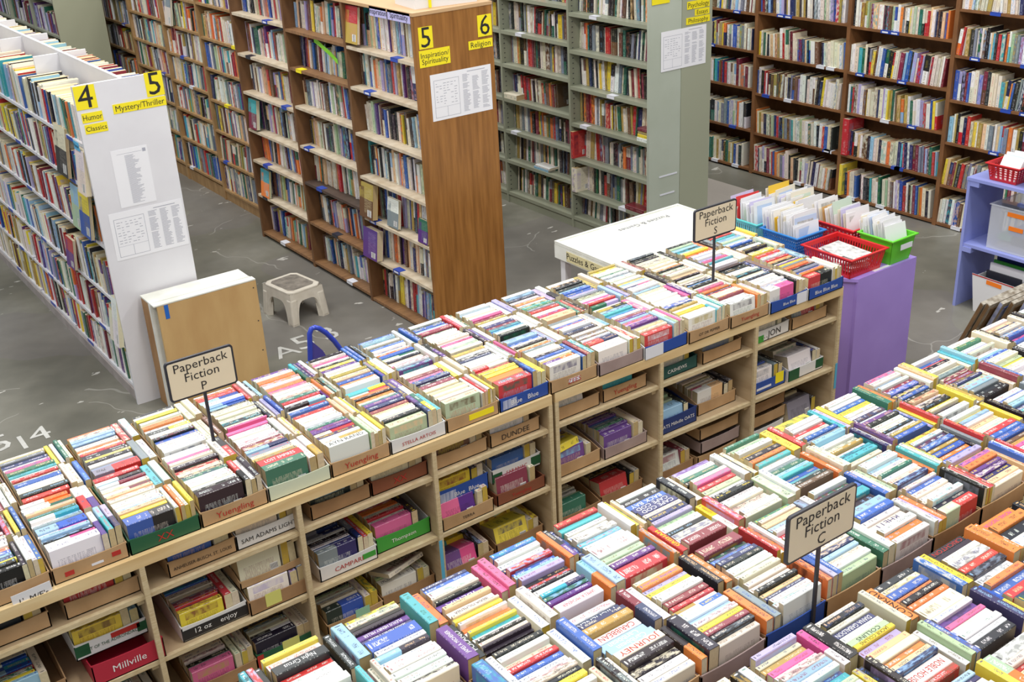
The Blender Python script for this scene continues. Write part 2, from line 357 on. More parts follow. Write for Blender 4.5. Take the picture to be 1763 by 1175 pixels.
def emit_stuff(recs, name):
    V, F, MI, C1, C2, C3, PR, CO = [], [], [], [], [], [], [], []
    for r in recs:
        vs, fs = book_shape(r, False); o = len(V); V += vs
        q1, q2, q3, pg = lin4(r['c1']), lin4(r['c2']), lin4(r['c3']), lin4(r['pg'])
        for idx, mi, fid in fs:
            F.append(tuple(i + o for i in idx)); MI.append(0); C1 += q1; C2 += q2; C3 += q3; PR += r['par']; CO += corners(idx, fid, r)
        for idx in ((0, 1, 2, 3, 4, 5), (11, 10, 9, 8, 7, 6), (0, 5, 11, 6)):
            F.append(tuple(i + o for i in idx)); MI.append(1); C1 += pg; C2 += pg; C3 += pg; PR += r['par']; CO += [0.0, 0.0, 0.0] * len(idx)
    me = bpy.data.meshes.new(name); me.from_pydata(V, [], F); me.materials.append(COVER); me.materials.append(PAGE)
    me.polygons.foreach_set('material_index', MI); fill_attrs(me, {'c1': C1, 'c2': C2, 'c3': C3}, PR, CO); me.update()
    o = bpy.data.objects.new(name, me); COL.objects.link(o); return o
def emit_book(r, label, group):
    vs, fs = book_shape(r, True); t = .0007; n = r['kind']
    L, T, W = r['L'] / 2, r['T'] / 2, r['W']
    V = list(vs); F = []; C = []; ids = []
    for idx, mi, fid in fs: F.append(idx); C += corners(idx, fid, r)
    inner = [(-T + t, -W), (-T + t, -t * 2), (T - t, -t * 2), (T - t, -W)]
    o = len(V); V += [(x, y, z) for x in (-L, L) for (y, z) in inner]
    for i in range(3): F.append((o + i, o + i + 1, o + i + 5, o + i + 4)[::-1])
    for s, b in ((0, o), (6, o + 4)):     # cover edges at head and tail
        q = [(s, s + 1, b + 1, b), (s + 1, s + 2, s + 3, s + 4, b + 2, b + 1), (s + 4, s + 5, b + 3, b + 2)]
        F += q if s == 0 else [x[::-1] for x in q]
    F += [(0, o, o + 4, 6), (5, 11, o + 7, o + 3)]
    me = bpy.data.meshes.new(n); me.from_pydata(V, [], F); me.materials.append(COVER)
    nf = len(F); nc = sum(len(f) for f in F); C += [0.0] * (nc * 3 - len(C))
    fill_attrs(me, {'c1': lin4(r['c1']) * nf, 'c2': lin4(r['c2']) * nf, 'c3': lin4(r['c3']) * nf}, list(r['par']) * nf, C); me.update()
    ob = bpy.data.objects.new(n, me); COL.objects.link(ob)
    mw = Matrix((r['aL'], r['aT'], r['aS'])).transposed().to_4x4(); mw.translation = r['c']; ob.matrix_world = mw
    tag(ob, label, 'book', group)
    g = .0012 if n == 'paperback' else .003
    b = MB(); b.box((-L + g, -T + t, -W + (0 if n == 'paperback' else .002)), (L - g, T - t, -t * 2))
    pm = bpy.data.meshes.new('page_block'); pm.from_pydata(b.v, [], b.f); pm.materials.append(PAGE)
    at = pm.attributes.new('c1', 'FLOAT_COLOR', 'FACE'); at.data.foreach_set('color', lin4(r['pg']) * 6)
    po = bpy.data.objects.new('page_block', pm); COL.objects.link(po); po.parent = ob
    if r.get('cover'):
        WORLD[ob.name] = Vector((0, 0, 0)); text_obj(r['cover'], .036, (.03, T, -W * .35), X_, -Z_, BLACKI, ob, 'cover_title', thick=.0006)
    if r['title']:
        s, col = r['title']; WORLD[ob.name] = Vector((0, 0, 0)); size = min(r['T'] * .72, r['L'] * 1.5 / max(4, len(s)))
        text_obj(s, size * 1.25, (0, 0, 0), X_, Y_, {'w': INKW, 'k': BLACKI, 'r': INKR, 'n': INKN, 'y': YEL, 'g': INKG, 'p': INKP}[col], ob, 'spine_title', thick=.0004, maxw=r['L'] * .9, sx=min(1.3, r['L'] * .85 / (size * .62 * len(s) * 1.25)))
    return ob
ORD = 'first second third fourth fifth sixth seventh eighth ninth tenth eleventh twelfth thirteenth fourteenth fifteenth sixteenth seventeenth eighteenth nineteenth twentieth'.split()
TENS = ['twenty', 'thirty', 'forty', 'fifty', 'sixty', 'seventy']
def ordw(n):  # n from 1
    if n <= 20: return ORD[n - 1]
    t, u = divmod(n, 10)
    return (TENS[t - 2] + '-' + ORD[u - 1]) if u else TENS[t - 2][:-1] + 'ieth'
def size_word(r):
    return 'thick ' if r['T'] > .03 else ('thin ' if r['T'] < .0125 else '')
def col_word(r): return CNAME[r['tok']] + (('-and-' + CNAME[r['tok2']]) if r['tok2'] and r['tok2'] != r['tok'] else '')

# ------------------------------------------------------------------ trays
def tray(x0, y0, z0, w, l, h, mt, label, group, hf=None, face=None, text=None, tcol=None, tsize=.03, flip=False, extra=None, tilt=None, cat='box'):
    """open cardboard tray; front wall (towards -Y, or +Y if flip) lower, rounded down at the corners"""
    t = .004; hf = hf or h * .8
    root = thing('cardboard_tray', label, cat, (x0 + w / 2, y0 + l / 2, z0), group)
    b = MB(); b.box((x0, y0, z0), (x0 + w, y0 + l, z0 + t))
    yf, yb = (y0, y0 + l - t) if not flip else (y0 + l - t, y0)
    yfi = yf
    b.box((x0, yb, z0 + t), (x0 + w, yb + t, z0 + h))
    # side walls dip towards the front
    ys = [yb, yb + (yf - yb) * .55, yb + (yf - yb) * .85, yf]; hs = [h, h * 1.0, h * .8, hf]
    for xs in (x0, x0 + w - t):
        pts = [(xs, ys[0], z0 + t)] + [(xs, ys[3] + (0 if flip else 0), z0 + t)] + [(xs, ys[i], z0 + hs[i]) for i in (3, 2, 1, 0)]
        b.prism(pts, (t, 0, 0))
    b.build('tray_body', mt if isinstance(mt, list) else [mt], root)
    f = MB(); yy = yf
    k = 9; pts = []
    for i in range(k + 1):      # slightly sagging rim
        u = i / k; pts.append((x0 + w * u, yy, z0 + hf + .006 * abs(2 * u - 1) ** 2))
    f.prism([(x0, yy, z0), (x0 + w, yy, z0)] + pts[::-1], (0, t, 0))
    fo = f.build('front_panel', face or (mt[0] if isinstance(mt, list) else mt), root)
    if text:
        yt = yf - .0016 if not flip else yf + t + .0005
        ax = X_ if not flip else -X_
        text_obj(text, tsize, (x0 + w / 2, yt, z0 + hf * .5), ax, Z_, tcol or BLACKI, root, 'printed_lettering', thick=.0004, sx=1.05, maxw=w * .86)
    for e in extra or ():
        kind, u0, v0, u1, v1, m_ = e; q = MB(); q.box((x0 + w * u0, yf - .0014, z0 + hf * v0), (x0 + w * u1, yf - .0002, z0 + hf * v1)); q.build(kind, m_, root)
    return root

def titles_ok(t): return not t
def fill_tray(x0, y0, z0, w, l, row, colb, colf, where, side='R', titles=None, Lr=(.166, .176), dens=1.0, hts=(.104, .118), frontcover=True):
    """row tokens from back to front; columns of books set across at the other side"""
    near = side == 'L'; titles = titles or {}
    toks = row.split(); th = []
    while dens > .9 and titles_ok(titles) and len(toks) < 17 and l > .39 and row: toks.insert(R.randrange(1, len(toks) - 1), R.choice('wwwwwccccckkbnlsraeg'))
    for tk in toks:
        k = 2.0 if tk.endswith('2') else (.6 if tk.endswith('-') else 1.0)
        th.append(k * R.uniform(.75, 1.3))
    avail = (l - .022) * dens; s = avail / sum(th); y = y0 + l - .008
    if dens < 1: y = y0 + .012 + avail
    inset = .005
    lean = R.uniform(-.05, .06) if dens > .9 else R.uniform(.1, .3)
    cw = w - .19
    for i, tk in enumerate(toks):
        T = th[i] * s; L = R.uniform(*Lr); W = R.uniform(*hts); cy = y - T / 2; y -= T
        a = lean + R.uniform(-.015, .015); tc = tk.rstrip('2-')
        if near: aL, aT = -X_, -Y_; xc = x0 + w - inset - L / 2 - R.uniform(0, .004)
        else: aL, aT = X_, Y_; xc = x0 + inset + L / 2 + R.uniform(0, .004)
        aS = (Z_ * math.cos(a) + Y_ * math.sin(a)).normalized(); aT2 = aS.cross(aL)
        n = i + 1
        book('paperback', (xc, cy - math.sin(a) * W * .5, z0 + .006), aL, aT2, aS, L, T * .965, W, tc, (where, 'spine', len(toks) - i, len(toks)), front=1 if (i == len(toks) - 1 and not near and frontcover) else 0, title=titles.get(i))
    for seg, cols in ((0, colb), (1, colf)):
        toks = cols.split()
        if not toks: continue
        cw_ = w - inset * 2 - .176 - .004; tot = sum(1.6 if t.endswith('2') else 1 for t in toks)
        unit = min(cw_ / tot, .03); xx = x0 + inset + (.002 if near else .178)
        for j, tk in enumerate(toks):
            T = unit * (1.6 if tk.endswith('2') else 1) * R.uniform(.93, 1.0); L = R.uniform(.168, .178); W = R.uniform(hts[0], hts[1] + .006)
            cyy = (y0 + l - .01 - L / 2) if seg == 0 else (y0 + .008 + L / 2)
            if near: aL, aT = Y_, -X_
            else: aL, aT = -Y_, X_
            a = R.uniform(-.03, .03); aS = (Z_ * math.cos(a) + aT * math.sin(a)).normalized(); aT2 = aS.cross(aL)
            book('paperback', (xx + T / 2, cyy, z0 + .006), aL, aT2, aS, L, T * .96, W, tk.rstrip('2'), (where, ('rear' if seg == 0 else 'front') + ' column', j + 1, len(toks)), page=R.choice([None] * 6 + ['y']), title=(titles or {}).get(('b' if seg == 0 else 'f') + str(j)))
            xx += unit * (1.6 if tk.endswith('2') else 1)
PALT = 'wwwwwwwwwcccccccckkkkbbnnrrooyygttppmillssaadveh'
def rnd_row(n=15): return ' '.join(R.choice(PALT) for _ in range(n))
def rnd_col(n=3): return ' '.join(R.choice(PALT) for _ in range(n))

# ================================================================== the room
fm = MB(); fm.box((-14, -6, -.1), (16, 30, 0)); struct(fm.build('floor', floor_mat()))
WALLM = mat('pale_grey_wall_paint', (176, 178, 170), .8, noise=.05, nscale=2)
b = MB(); b.box((8.2, -6, 0), (8.35, 30, 5.4)); struct(b.build('wall_right', WALLM))
b = MB(); b.box((-14, 29.8, 0), (8.2, 30, 5.4)); struct(b.build('wall_back', WALLM))
# stencilled paint on the floor
FM = mat('white_floor_paint', (206, 206, 200), .6, noise=.12, nscale=14)
for i, (ch, x, y, s) in enumerate((('A', 2.70, 6.57, .26), ('5', 2.86, 6.62, .32), ('3', 3.06, 6.64, .30), ('4', 1.08, 6.51, .26), ('1', .97, 6.47, .26), ('5', .86, 6.55, .30))):
    o = text_obj(ch, s, (x, y, .0015), X_, Y_, FM, None, 'floor_marking', sx=1.0); struct(o)

# ================================================================== display units under the trays
def display_unit(name, x0, x1, nb, yf, dy, label, depth=.80):
    """plywood shelving; front edge y=yf at x0, yf+dy at x1"""
    root = thing(name, label, 'shelving unit', ((x0 + x1) / 2, yf + depth / 2, 0))
    Y = lambda x: yf + dy * (x - x0) / (x1 - x0)
    def slab(n, xa, xb, za, zb, ya=0, yb=depth, m=None):
        q = MB(); q.hexa([(xa, Y(xa) + ya, za), (xb, Y(xb) + ya, za), (xb, Y(xb) + yb, za), (xa, Y(xa) + yb, za)], [(xa, Y(xa) + ya, zb), (xb, Y(xb) + ya, zb), (xb, Y(xb) + yb, zb), (xa, Y(xa) + yb, zb)])
        return q.build(n, m or PLYIN, root)
    slab('top_board', x0, x1, .892, .914, m=WOODTOP); slab('top_edge_strip', x0, x1, .868, .892, 0, .02, m=WOODTOP)
    w = (x1 - x0) / nb
    for i in range(nb + 1):
        xc = x0 + w * i; xa = max(x0, xc - .009); xb = min(x1, xc + .009)
        if xa == x0: xb = x0 + .018
        if xb == x1: xa = x1 - .018
        u = slab('upright', xa, xb, 0, .868, .012, depth - .01); q = MB(); q.box((xa - .001, Y(xc) + .0, 0), (xb + .001, Y(xc) + .012, .868)); q.build('front_edge', PLYEDGE, u)
    for i in range(nb):
        xa = x0 + w * i + .010; xb = x0 + w * (i + 1) - .010
        for z in (.745, .450, .165):
            s = slab('shelf', xa, xb, z - .018, z, .03, depth - .04); q = MB(); q.hexa([(xa, Y(xa) + .012, z - .018), (xb, Y(xb) + .012, z - .018), (xb, Y(xb) + .03, z - .018), (xa, Y(xa) + .03, z - .018)], [(xa, Y(xa) + .012, z), (xb, Y(xb) + .012, z), (xb, Y(xb) + .03, z), (xa, Y(xa) + .03, z)]); q.build('front_edge', PLYEDGE, s)
            q = MB(); q.box((xb - .025, Y(xb) + .03, z - .045), (xb, Y(xb) + .3, z - .0185)); q.build('cleat', PLYEDGE, root)
    slab('back_panel', x0 + .02, x1 - .02, .05, .86, depth - .03, depth - .012, m=PLYIN)
    return root
display_unit('display_shelving', .19, 2.63, 4, 3.52, .01, 'long plywood shelving unit carrying paperback trays below the sign ending in P')
display_unit('display_shelving', 2.65, 4.49, 3, 3.535, -.045, 'plywood shelving unit carrying paperback trays next to the purple box')
display_unit('display_shelving', .55, 2.95, 4, 1.80, 0, 'plywood unit under the trays beside the sign ending in C, its back to the aisle', depth=.82)
display_unit('display_shelving', 2.97, 5.37, 4, 1.80, 0, 'plywood unit carrying trays next to the leaning framed prints', depth=.82)
display_unit('display_shelving', 1.6, 4.0, 4, .92, 0, 'plywood unit under the trays nearest the camera, behind the sign ending in C', depth=.82)

# tray fillings, transcribed: spines back to front | rear column | front column
F = {-1: ("r k k r m c r b l n y k k", "r k y b", "k w w b"),
 0: ("w/o w/o w/g w/g a w/t w/l l/b2 w/i l l w/i w2", "w/r w/p", "w/p l/t v/n"), 1: ("r w/k l w/m w/m a a c c w l y b/k2", "t w", "c o c y"),
 2: ("w c w i w k r c w c w k k2", "w k/r", "r/k w k"), 3: ("i w w w w w w m m l/n s c h h r2 g2", "w w c c y", "w w/h"),
 4: ("w/r b c r w w c w w g p p c/r n w c/h w2", "a c c y", "e c w y"), 5: ("t t/y c/r o o g p n m a c w k e2", "n p/c", "p/n g/y t"),
 6: ("c c c m i b n k m c c a c c w r- e2", "y c c", "w r w i/p y"), 7: ("h w k n w c w w r/w r y y y o o r2", "w w g w i", "n/b y y"),
 8: ("s l l b c k c o s c c c k b c h p/o w2", "v c c", "b m t"), 9: ("s c b r w2 n k c d d w r/n r/n c w2", "c s/l", "w r w"),
 10: ("c h/k l t t b w m p l i v p s a c r2", "i w", "l w/e i c"), 11: ("c w w w w w w w w w b k h c y w w2", "i p w", "w/t w t w"),
 12: ("c c k k b k c i a o n r c c m w2 w2", "w c", "o a c"), 13: ("k k k w w c k c w w k w w w w w w/i2", "k d", "k w w"),
 14: ("r r w m r o k c p y s o r k s b o r/k2", "l s", "w w c w")}
B = {-1: ("k w c r w n w c k w", "c w", "m w w"), 0: ("c h n w i w g t w r w b w c k r", "y w g c", "c c b"), 1: ("o c l l k c o c r k k y k c l s/r2", "r w", "s w"),
 2: ("k w y k w c o w k/y w c k b c c w w", "c c", "c c d"), 3: ("w r r l/b l/b l/b k c c c c k c2 i-", "r w k l", "k c v b"),
 4: ("p w c o w o w o i i w w c g r w k/l", "t/g n p w", "w/p o k/c d c"), 5: ("b k w i w k y p w c d h b o w2", "b b k l", "s/b y w w"),
 6: ("b l w c k b w w o b e/g w k c w i w p", "w g b n", "w k k/p"), 7: ("w k b l i m g w w c c c w i w e c", "r w g", "k p w"),
 8: ("w w l c c w w i m h w c n m t b l c k", "w v", "w w w c"), 9: ("w l k v o w g t g s r w r w a2", "v w/k", "g r k"),
 10: ("c k k k l b b v k e w i i r g/v", "h c", "l b v"), 11: ("h y w c g w s w c e w y l w n/i w2 l", "w w m", "c k"),
 12: ("k k k c c c c c c o k c m w c a k", "c k", "c w k"), 13: ("k e l k t c y r b w v w v i c t w2", "o k s", "c2 c"),
 14: ("w k r t t l l c b k w k y2", "w c y", "w a a")}
FT = [ # front tray looks: material, front panel, lettering, ink, size
 (CARD, None, None, None, 0), (CARDG, CARDG, 'XX', INKR, .04), (CARD, None, 'Yuengling', INKR, .036), (CARDW, mat('pale_green_carton', (206, 214, 190), .6), None, None, 0), (CARD, None, 'Yuengling', INKR, .036),
 (CARDW, CARDW, 'STELLA ARTOIS', INKR, .022), (CARD, None, None, None, 0), (CARDW, CARDB, 'Blue   Blue', INKW, .032), (CARD, None, 'ZEES', INKR, .034), (CARDM, None, None, None, 0),
 (CARDW, CARDB, None, INKW, .02), (CARD, None, 'OT DR PEPPER', BLACKI, .02), (CARD, None, 'Yuengling', INKR, .03), (CARDW, CARDB, 'Blue Blue', INKW, .022), (CARDW, CARDB, 'Blue Blue Blue', INKW, .028), (CARD, None, None, None, 0)]
P_ = .2644; X0 = .516
for k in range(-1, 15):
    x = X0 + P_ * k; yf = 3.545 if k < 8 else 3.545 - .06 * (k - 7) / 7
    m_, face, tx, tcl, ts = FT[k]
    ex = []
    if k == 7: ex = [('barcode', .06, .15, .34, .85, mat('barcode_print', (214, 220, 236), .6, rgb2=(30, 70, 150), nscale=60, stretch=(9, 1, .2)))]
    if k == 6: ex = [('yellow_tape', .42, .35, .9, .8, YEL)]
    if k == 0: ex = [('red_star', .15, .3, .27, .6, INKR), ('red_star', .78, .45, .9, .75, INKR), ('white_tape', .5, .35, .66, .5, LABW)]
    if k == 5: ex = []
    if k == 10: ex = [('white_patch', .0, 0, .42, 1.0, LABW)]
    if k == 13: ex = [('white_patch', .72, 0, 1, 1.0, LABW)]
    if k == 8: ex = [('white_tape', .38, .4, .62, .72, LABW)]
    wh = f'front-row tray {ordw(k + 2)} from left, middle table'
    tray(x, yf, .914, .258, .392, .095, m_, f'{["plain brown","green printed","brown lettered","pale green","brown lettered","white printed","yellow-taped brown","blue barcoded","red-lettered brown","mauve-grey","blue-and-white","brown lettered","faded brown lettered","white-edged blue","blue printed","worn brown"][k]} tray, {ordw(k + 2)} from left in the front row of the middle table', 'paperback trays on the middle table',
         hf=.058, face=face, text=tx, tcol=tcl, tsize=ts, extra=ex)
    fr = F[k]; ti = {}
    if k == 4: ti = {16: ('AYN RAND', 'k'), 14: ('AYN RAND', 'k')}
    if k == 6: ti = {11: ('MCCARTHY', 'r')}
    if k == 7: ti = {14: ('J.K. ROWLING', 'y'), 13: ('J.K. ROWLING', 'y')}
    if k == 3: ti = {14: ('LOST EMPIRES', 'w')}
    fill_tray(x, yf, .918, .258, .392, *fr, wh, titles=ti)
    yb = yf + .398
    cols_ = [CARD, CARDK, CARD, CARDM]
    tray(x + .02, yb, .914, .258, .392, .09, cols_[k % 4], f'cardboard tray of paperbacks, {ordw(k + 2)} from left in the rear row of the middle table', 'paperback trays on the middle table', hf=.06)
    fill_tray(x + .02, yb, .918, .258, .392, *B[k], f'rear-row tray {ordw(k + 2)} from left, middle table', titles={13: ('SUN', 'r')} if k == 1 else {11: ('BILLY BATHGATE', 'k'), 9: ('STEEL', 'w')} if k == 6 else {})

# near table : columns at the low-x side, lettering faces away
A1 = {0: ("y c k2 r w w w w k w c w r w", "t r k", "k w c", {2: ('Night Circus', 'w'), 6: ('SONG OF SOLOMON', 'k'), 7: ('SONG OF SOLOMON', 'k')}),
 1: ("y c k k p n b2 w k/l w w w w w w k c", "k l2", "t k c c", {2: ('NEXUS HENRY MILLER', 'w'), 3: ('HENRY MILLER', 'w'), 4: ('PLEXUS HENRY MILLER', 'w'), 5: ('SEXUS HENRY MILLER', 'w')}),
 2: ("n b w2 c k p2 a w2 c y y w o w y t w k c k k", "t2 o2", "p2 k", {5: ('IBERIA', 'w'), 7: ('IBERIA MICHENER', 'k'), 9: ('HAWAII MICHENER', 'r'), 10: ('HAWAII MICHENER', 'r'), 12: ('MEXICO MICHENER', 'k'), 19: ('SPACE', 'w'), 20: ('SPACE', 'w'), 'f1': ('POLAND', 'w'), 'f0': ('JAMES A. MICHENER', 'w')}),
 3: ("b w w k r b l v k r k w w n/t g p i w2", "i i", "w2 c2", {17: ('JAMES A. MICHENER', 'r')}), 4: ("r t w c w l w w2 e c p r2", "o p/k k", "o/l l2", {1: ('Jeff', 'w')}),
 5: ("w k b n n c n v e w k s w m2", "w2 y o c", "o o o r2", {3: ('CAPE COD', 'w'), 4: ('CAPE COD', 'w'), 2: ('BACK BAY', 'w'), 'b0': ('THE LAWYERS', 'k'), 'f3': ('GRISHAM', 'y')}),
 6: ("p w g k w i r w k k w c c c w c", "k c", "w/y r", {}), 7: ("g c w h k o t w s l t b t k d", "w2 k c", "e2 w", {}),
 8: ("y2 w w k b l w c h w t t c", "y2 r", "o c c", {}), 9: ("w y w w w p w c h b", "t v y", "n w p m", {}), 10: ("i c m b k k a c k k y c k w", "g2 o b", "b y r k", {}),
 11: ("s w r k s m m n n e l s k k", "w a y", "y w h", {}), 12: ("w w v w l b c y w w", "c t l", "c m b", {}), 13: ("w l i w n t w c r", "c k", "k w", {}), 14: ("w c r b w w", "c k", "k", {}), 15: ("w c r b w w", "c k", "k", {})}
A2 = {2: ("k w c b w k y w c w", "b2 w", "k c", {}), 3: ("w n n h w l l c k k w c", "w2 b2", "c k w", {1: ('MICHENER', 'w'), 4: ('CARIBBEAN', 'r'), 5: ('Caribbean', 'w'), 6: ('Caribbean', 'w'), 7: ('JOURNEY', 'r')}),
 4: ("c o v y w w m r w/h b/w w l w y m k c", "n/m2 w2", "o/k k2", {11: ('TERRY McMILLAN', 'k')}), 5: ("m2 k b n k w c c c c k n w w w", "k o", "o s", {}),
 6: ("g c l r w w c n l c w e", "r c o w", "o v/b b", {}), 7: ("w g b t k l b w c w o w", "s w", "g w", {8: ('RHETT', 'b' if False else 'n')}), 8: ("w w l w c n w b c w c w k r/e2", "b w e", "w v o", {}), 9: ("y w b h b o v y i o p p n a c", "o t w y", "k c r r", {}),
 10: ("w y l w c r d h i w w p w", "k s r k", "a b w r", {}), 11: ("w b w l t r w s c k w s w", "y k k", "k m", {}), 12: ("b n w r y w e k w w", "s m", "w k", {}), 13: ("w l t c w k o r", "k", "c w", {}), 14: ("w l t c w k o r", "k", "c w", {}), 15: ("w l t c w", "k", "c w", {})}
B1 = {4: ("v c h i w c l w t e w a i l c", "k w", "w i k", {}), 5: ("c k c n w e y v a c o a n w2 r", "w/i k2", "y w/k k", {3: ('DIANA GABALDON', 'w'), 5: ('COLLINS', 'k'), 6: ('JACKIE COLLINS', 'k'), 13: ('NOBLE HOUSE', 'r')}), 6: ("k c b o k o c2 w p i w w w k", "c o/w2", "w e b", {'b1': ('CONRAD', 'k')}),
 7: ("k k w w r k w o b r n c", "b y", "n y/b", {0: ('CRICHTON', 'r'), 1: ('CRICHTON', 'r')}), 8: ("o o k w c w r k w b", "o2 o", "k c", {0: ('MICHAEL CRICHTON', 'p')}), 9: ("w l k w c w b o", "k", "c", {}), 10: ("w l k w c w b o", "k", "c", {}), 3: ("c w b w k c y l w", "b c", "w w k", {})}
B2 = {6: ("w2 r c k r w y c o", "y o/e2", "c k", {}), 7: ("w w b k r2 w w c", "r2 w", "w k", {}), 5: ("l c k w w r h w", "n y2", "k w", {}), 8: ("w w b k r2 w w c", "r2 w", "w k", {})}
XA = .774
def near_row(D, yf, rowname, dz=0, xo=0):
    cnt = 0
    for k, (row, cb, cf, ti) in sorted(D.items()):
        x = XA + P_ * k + xo; h = R.uniform(.06, .075)
        cs = [proj((x + a, yf + b_, 1.03)) for a in (0, .26) for b_ in (0, .39)]
        if min(c[1] for c in cs) > 1170 or min(c[0] for c in cs) > 1760: continue
        cnt += 1
        fl = CARDB if (k == 5 and rowname.startswith('second')) else None
        wh = f'{rowname} tray {ordw(cnt)} from left, near table'
        tray(x, yf, .914 + dz, .258, .392, .082, [CARD, CARDM, CARDK][k % 3], f'packed cardboard tray, {ordw(cnt)} from left in the {rowname} of the near table', 'paperback trays on the near table', hf=h, face=fl)
        fill_tray(x, yf, .918 + dz, .258, .392, row, cb, cf, wh, side='L', titles=ti, hts=(.106, .13))
near_row(A1, 2.20, 'rear row'); near_row(A2, 1.802, 'second row'); near_row(B1, 1.335, 'third row', xo=.02); near_row(B2, .937, 'fourth row', xo=.02)

# trays on the lower shelves of the middle table
def st(x, y, z, label, mt, row, cb, cf='', face=None, text=None, tcol=None, ts=.026, hf=.062, h=.095, extra=None, hts=(.104, .118), dens=.93, w=.262, l=.40, titles=None):
    r = tray(x, y, z, w, l, h, mt, label, 'trays on the lower shelves', hf=hf, face=face, text=text, tcol=tcol, tsize=ts, extra=extra)
    if row: fill_tray(x, y, z + .004, w, l, row, cb, cf, 'tray: ' + label, hts=hts, dens=dens, titles=titles)
    return r
L1, L2, L3, YF = .746, .451, .166, 3.57
st(.215, YF, L1, 'brown tray of pink and green paperbacks by the scribbled slip', CARD, "k r g c i w/k2", "c s", "c s")
st(.53, YF, L1, 'plain brown tray with bright red paperbacks, above the crimson tray', CARD, "m s k s m r r2", "i d", "c c")
st(.90, YF, L1, 'brown lettered tray above the bright yellow paperback', CARD, "d c s s s l b2", "c k", "c c", text='ANHEUSER-BUSCH, ST. LOUIS', tcol=BLACKI, ts=.02)
st(1.165, YF, L1, 'white tray with black capitals holding pale green books', CARDW, "c h e c e e c2", "s c", "w m", face=CARDW, text='SAM ADAMS LIGHT', tcol=BLACKI, ts=.026)
st(1.475, YF, L1, 'brown tray with black-and-orange paperback in front, below the yellow-green tray', CARDK, "k k m r k k2", "c k", "c c")
st(1.745, YF, L1, 'red-brown tray with red crosses holding pale tan paperbacks', CARDX, "k c c c c c2", "c c", "c c", face=CARDX, text='XX', tcol=INKR, ts=.042)
st(2.045, YF, L1, 'short brown tray with tan-spined paperbacks below the yellow-taped tray', CARD, "k k a c d2", "c c", "c c", dens=.8)
st(2.325, YF, L1, 'brown tray with bold dark brown lettering and two white books', CARD, "t k c w w2 w2", "t d", "w", text='DUNDEE', tcol=BLACKI, ts=.036)
st(2.665, YF, L1, 'brown tray with three slim leaning paperbacks at the table joint', CARD, "c c w w c- w-", "c k", "", dens=.7)
st(2.95, YF, L1, 'brown tray with red script and turquoise books below the mauve tray', CARD, "k t t r t2", "c r", "", text='Yuengling', tcol=INKR, ts=.034)
st(3.265, YF - .01, L1, 'dark green tray lettered in white with cream books', CARDT, "y c c c c2", "y l", "w", face=CARDT, text='CASHEWS', tcol=INKW, ts=.026)
st(3.56, YF - .015, L1, 'brown tray of grey and purple paperbacks', CARD, "c s m s c s2", "c c", "c")
st(3.89, YF - .025, L1, 'white tray with large black letters and a red paperback', CARDW, "k k r r c2", "y c", "c", face=CARDW, text='…JON', tcol=BLACKI, ts=.048, extra=[('green_patch', 0, 0, .3, .6, GRN)])
st(4.17, YF - .03, L1, 'brown tray of mixed books at the table end', CARD, "k k s d o s/r2", "y c", "c c", dens=.85)
# second shelf
st(.215, YF, L2, 'tray of blue and white series paperbacks on the second shelf', CARDK, "k s s/k w/b w/b w/b b/t l/b y l", "c", "c", dens=.98)
st(.56, YF - .03, L2, 'crimson printed tray under the white forest-print tray', CARDR, "", "", "", face=CARDR, text='Millville', tcol=INKW, ts=.04, hf=.085, h=.09)
st(.53, YF + .03, L2 + .09, 'white tree-printed tray on top of the crimson tray', CARDW, "c l l d y y2", "w c", "c l", face=CARDW, text='SPIRIT OF THE ADIRONDACKS', tcol=INKG, ts=.019, extra=[('red_lettering_block', .5, .62, .9, .95, INKR), ('green_trees', .0, .2, .2, .95, INKG), ('green_trees', .86, .3, 1, .9, INKG)])
st(.90, YF, L2, 'white and black tray with a bright yellow paperback in front', CARDW, "g k n d c c c m r y2", "d k t", "r c", face=CARDW, text='12 oz    enjoy', tcol=INKW, ts=.03, extra=[('black_band', 0, .1, 1, .8, BLACKI)])
st(1.165, YF - .02, L2, 'plain brown tray with a yellow sticky note, below the black novels', CARDK, "w s v w w w2", "v v", "v s", extra=[('sticky_note', .25, .2, .5, 1.15, POST)])
st(1.15, YF, L2 + .12, 'brown tray with black and tan novels raised above the sticky-note tray', CARD, "k k k d d c2", "c d", "c k", h=.06, hf=.03, titles={4: ('Invisible Man', 'w')})
st(1.475, YF, L2, 'white tray with red lettering and navy-and-grey series books', CARDW, "k m s s m r s/n s/n s/n s/n s/n2", "s k2", "s/n r y", face=CARDW, text='CAMPARI', tcol=INKR, ts=.03, extra=[('green_stamp', .74, .35, .97, .75, GRN)])
st(1.745, YF + .02, L2, 'tray with a bright green label and magenta book in front', CARDW, "k r s b v a w o o c w i2", "c", "k", face=GRN, text='Thompson', tcol=INKW, ts=.026, hf=.07)
st(2.045, YF + .01, L2 + .1, 'blue barcoded tray holding a yellow paperback, stacked on a brown tray', CARDW, "c c m m c y y2", "b n", "n c", face=CARDB, text='    Blue  Blue', tcol=INKW, ts=.03, hf=.075, extra=[('barcode', .06, .15, .36, .85, mat('barcode_print', (214, 220, 236), .6))])
st(2.045, YF - .02, L2, 'brown handled tray with a magenta paperback under the blue barcoded tray', CARD, "r b v i/p2", "d c c", "c c", face=CARD, text='TERRA', tcol=BLACKI, ts=.02, hf=.06, dens=.5, h=.07)
st(2.335, YF + .02, L2 + .1, 'white tree-printed tray with blue books, stacked on a red-brown tray', CARDW, "b e b b b2 b2", "t c", "c c", face=CARDW, text='SARANAC', tcol=INKR, ts=.024, extra=[('green_trees', .0, .1, .2, .75, INKG), ('green_trees', .8, .2, 1, .9, INKG)])
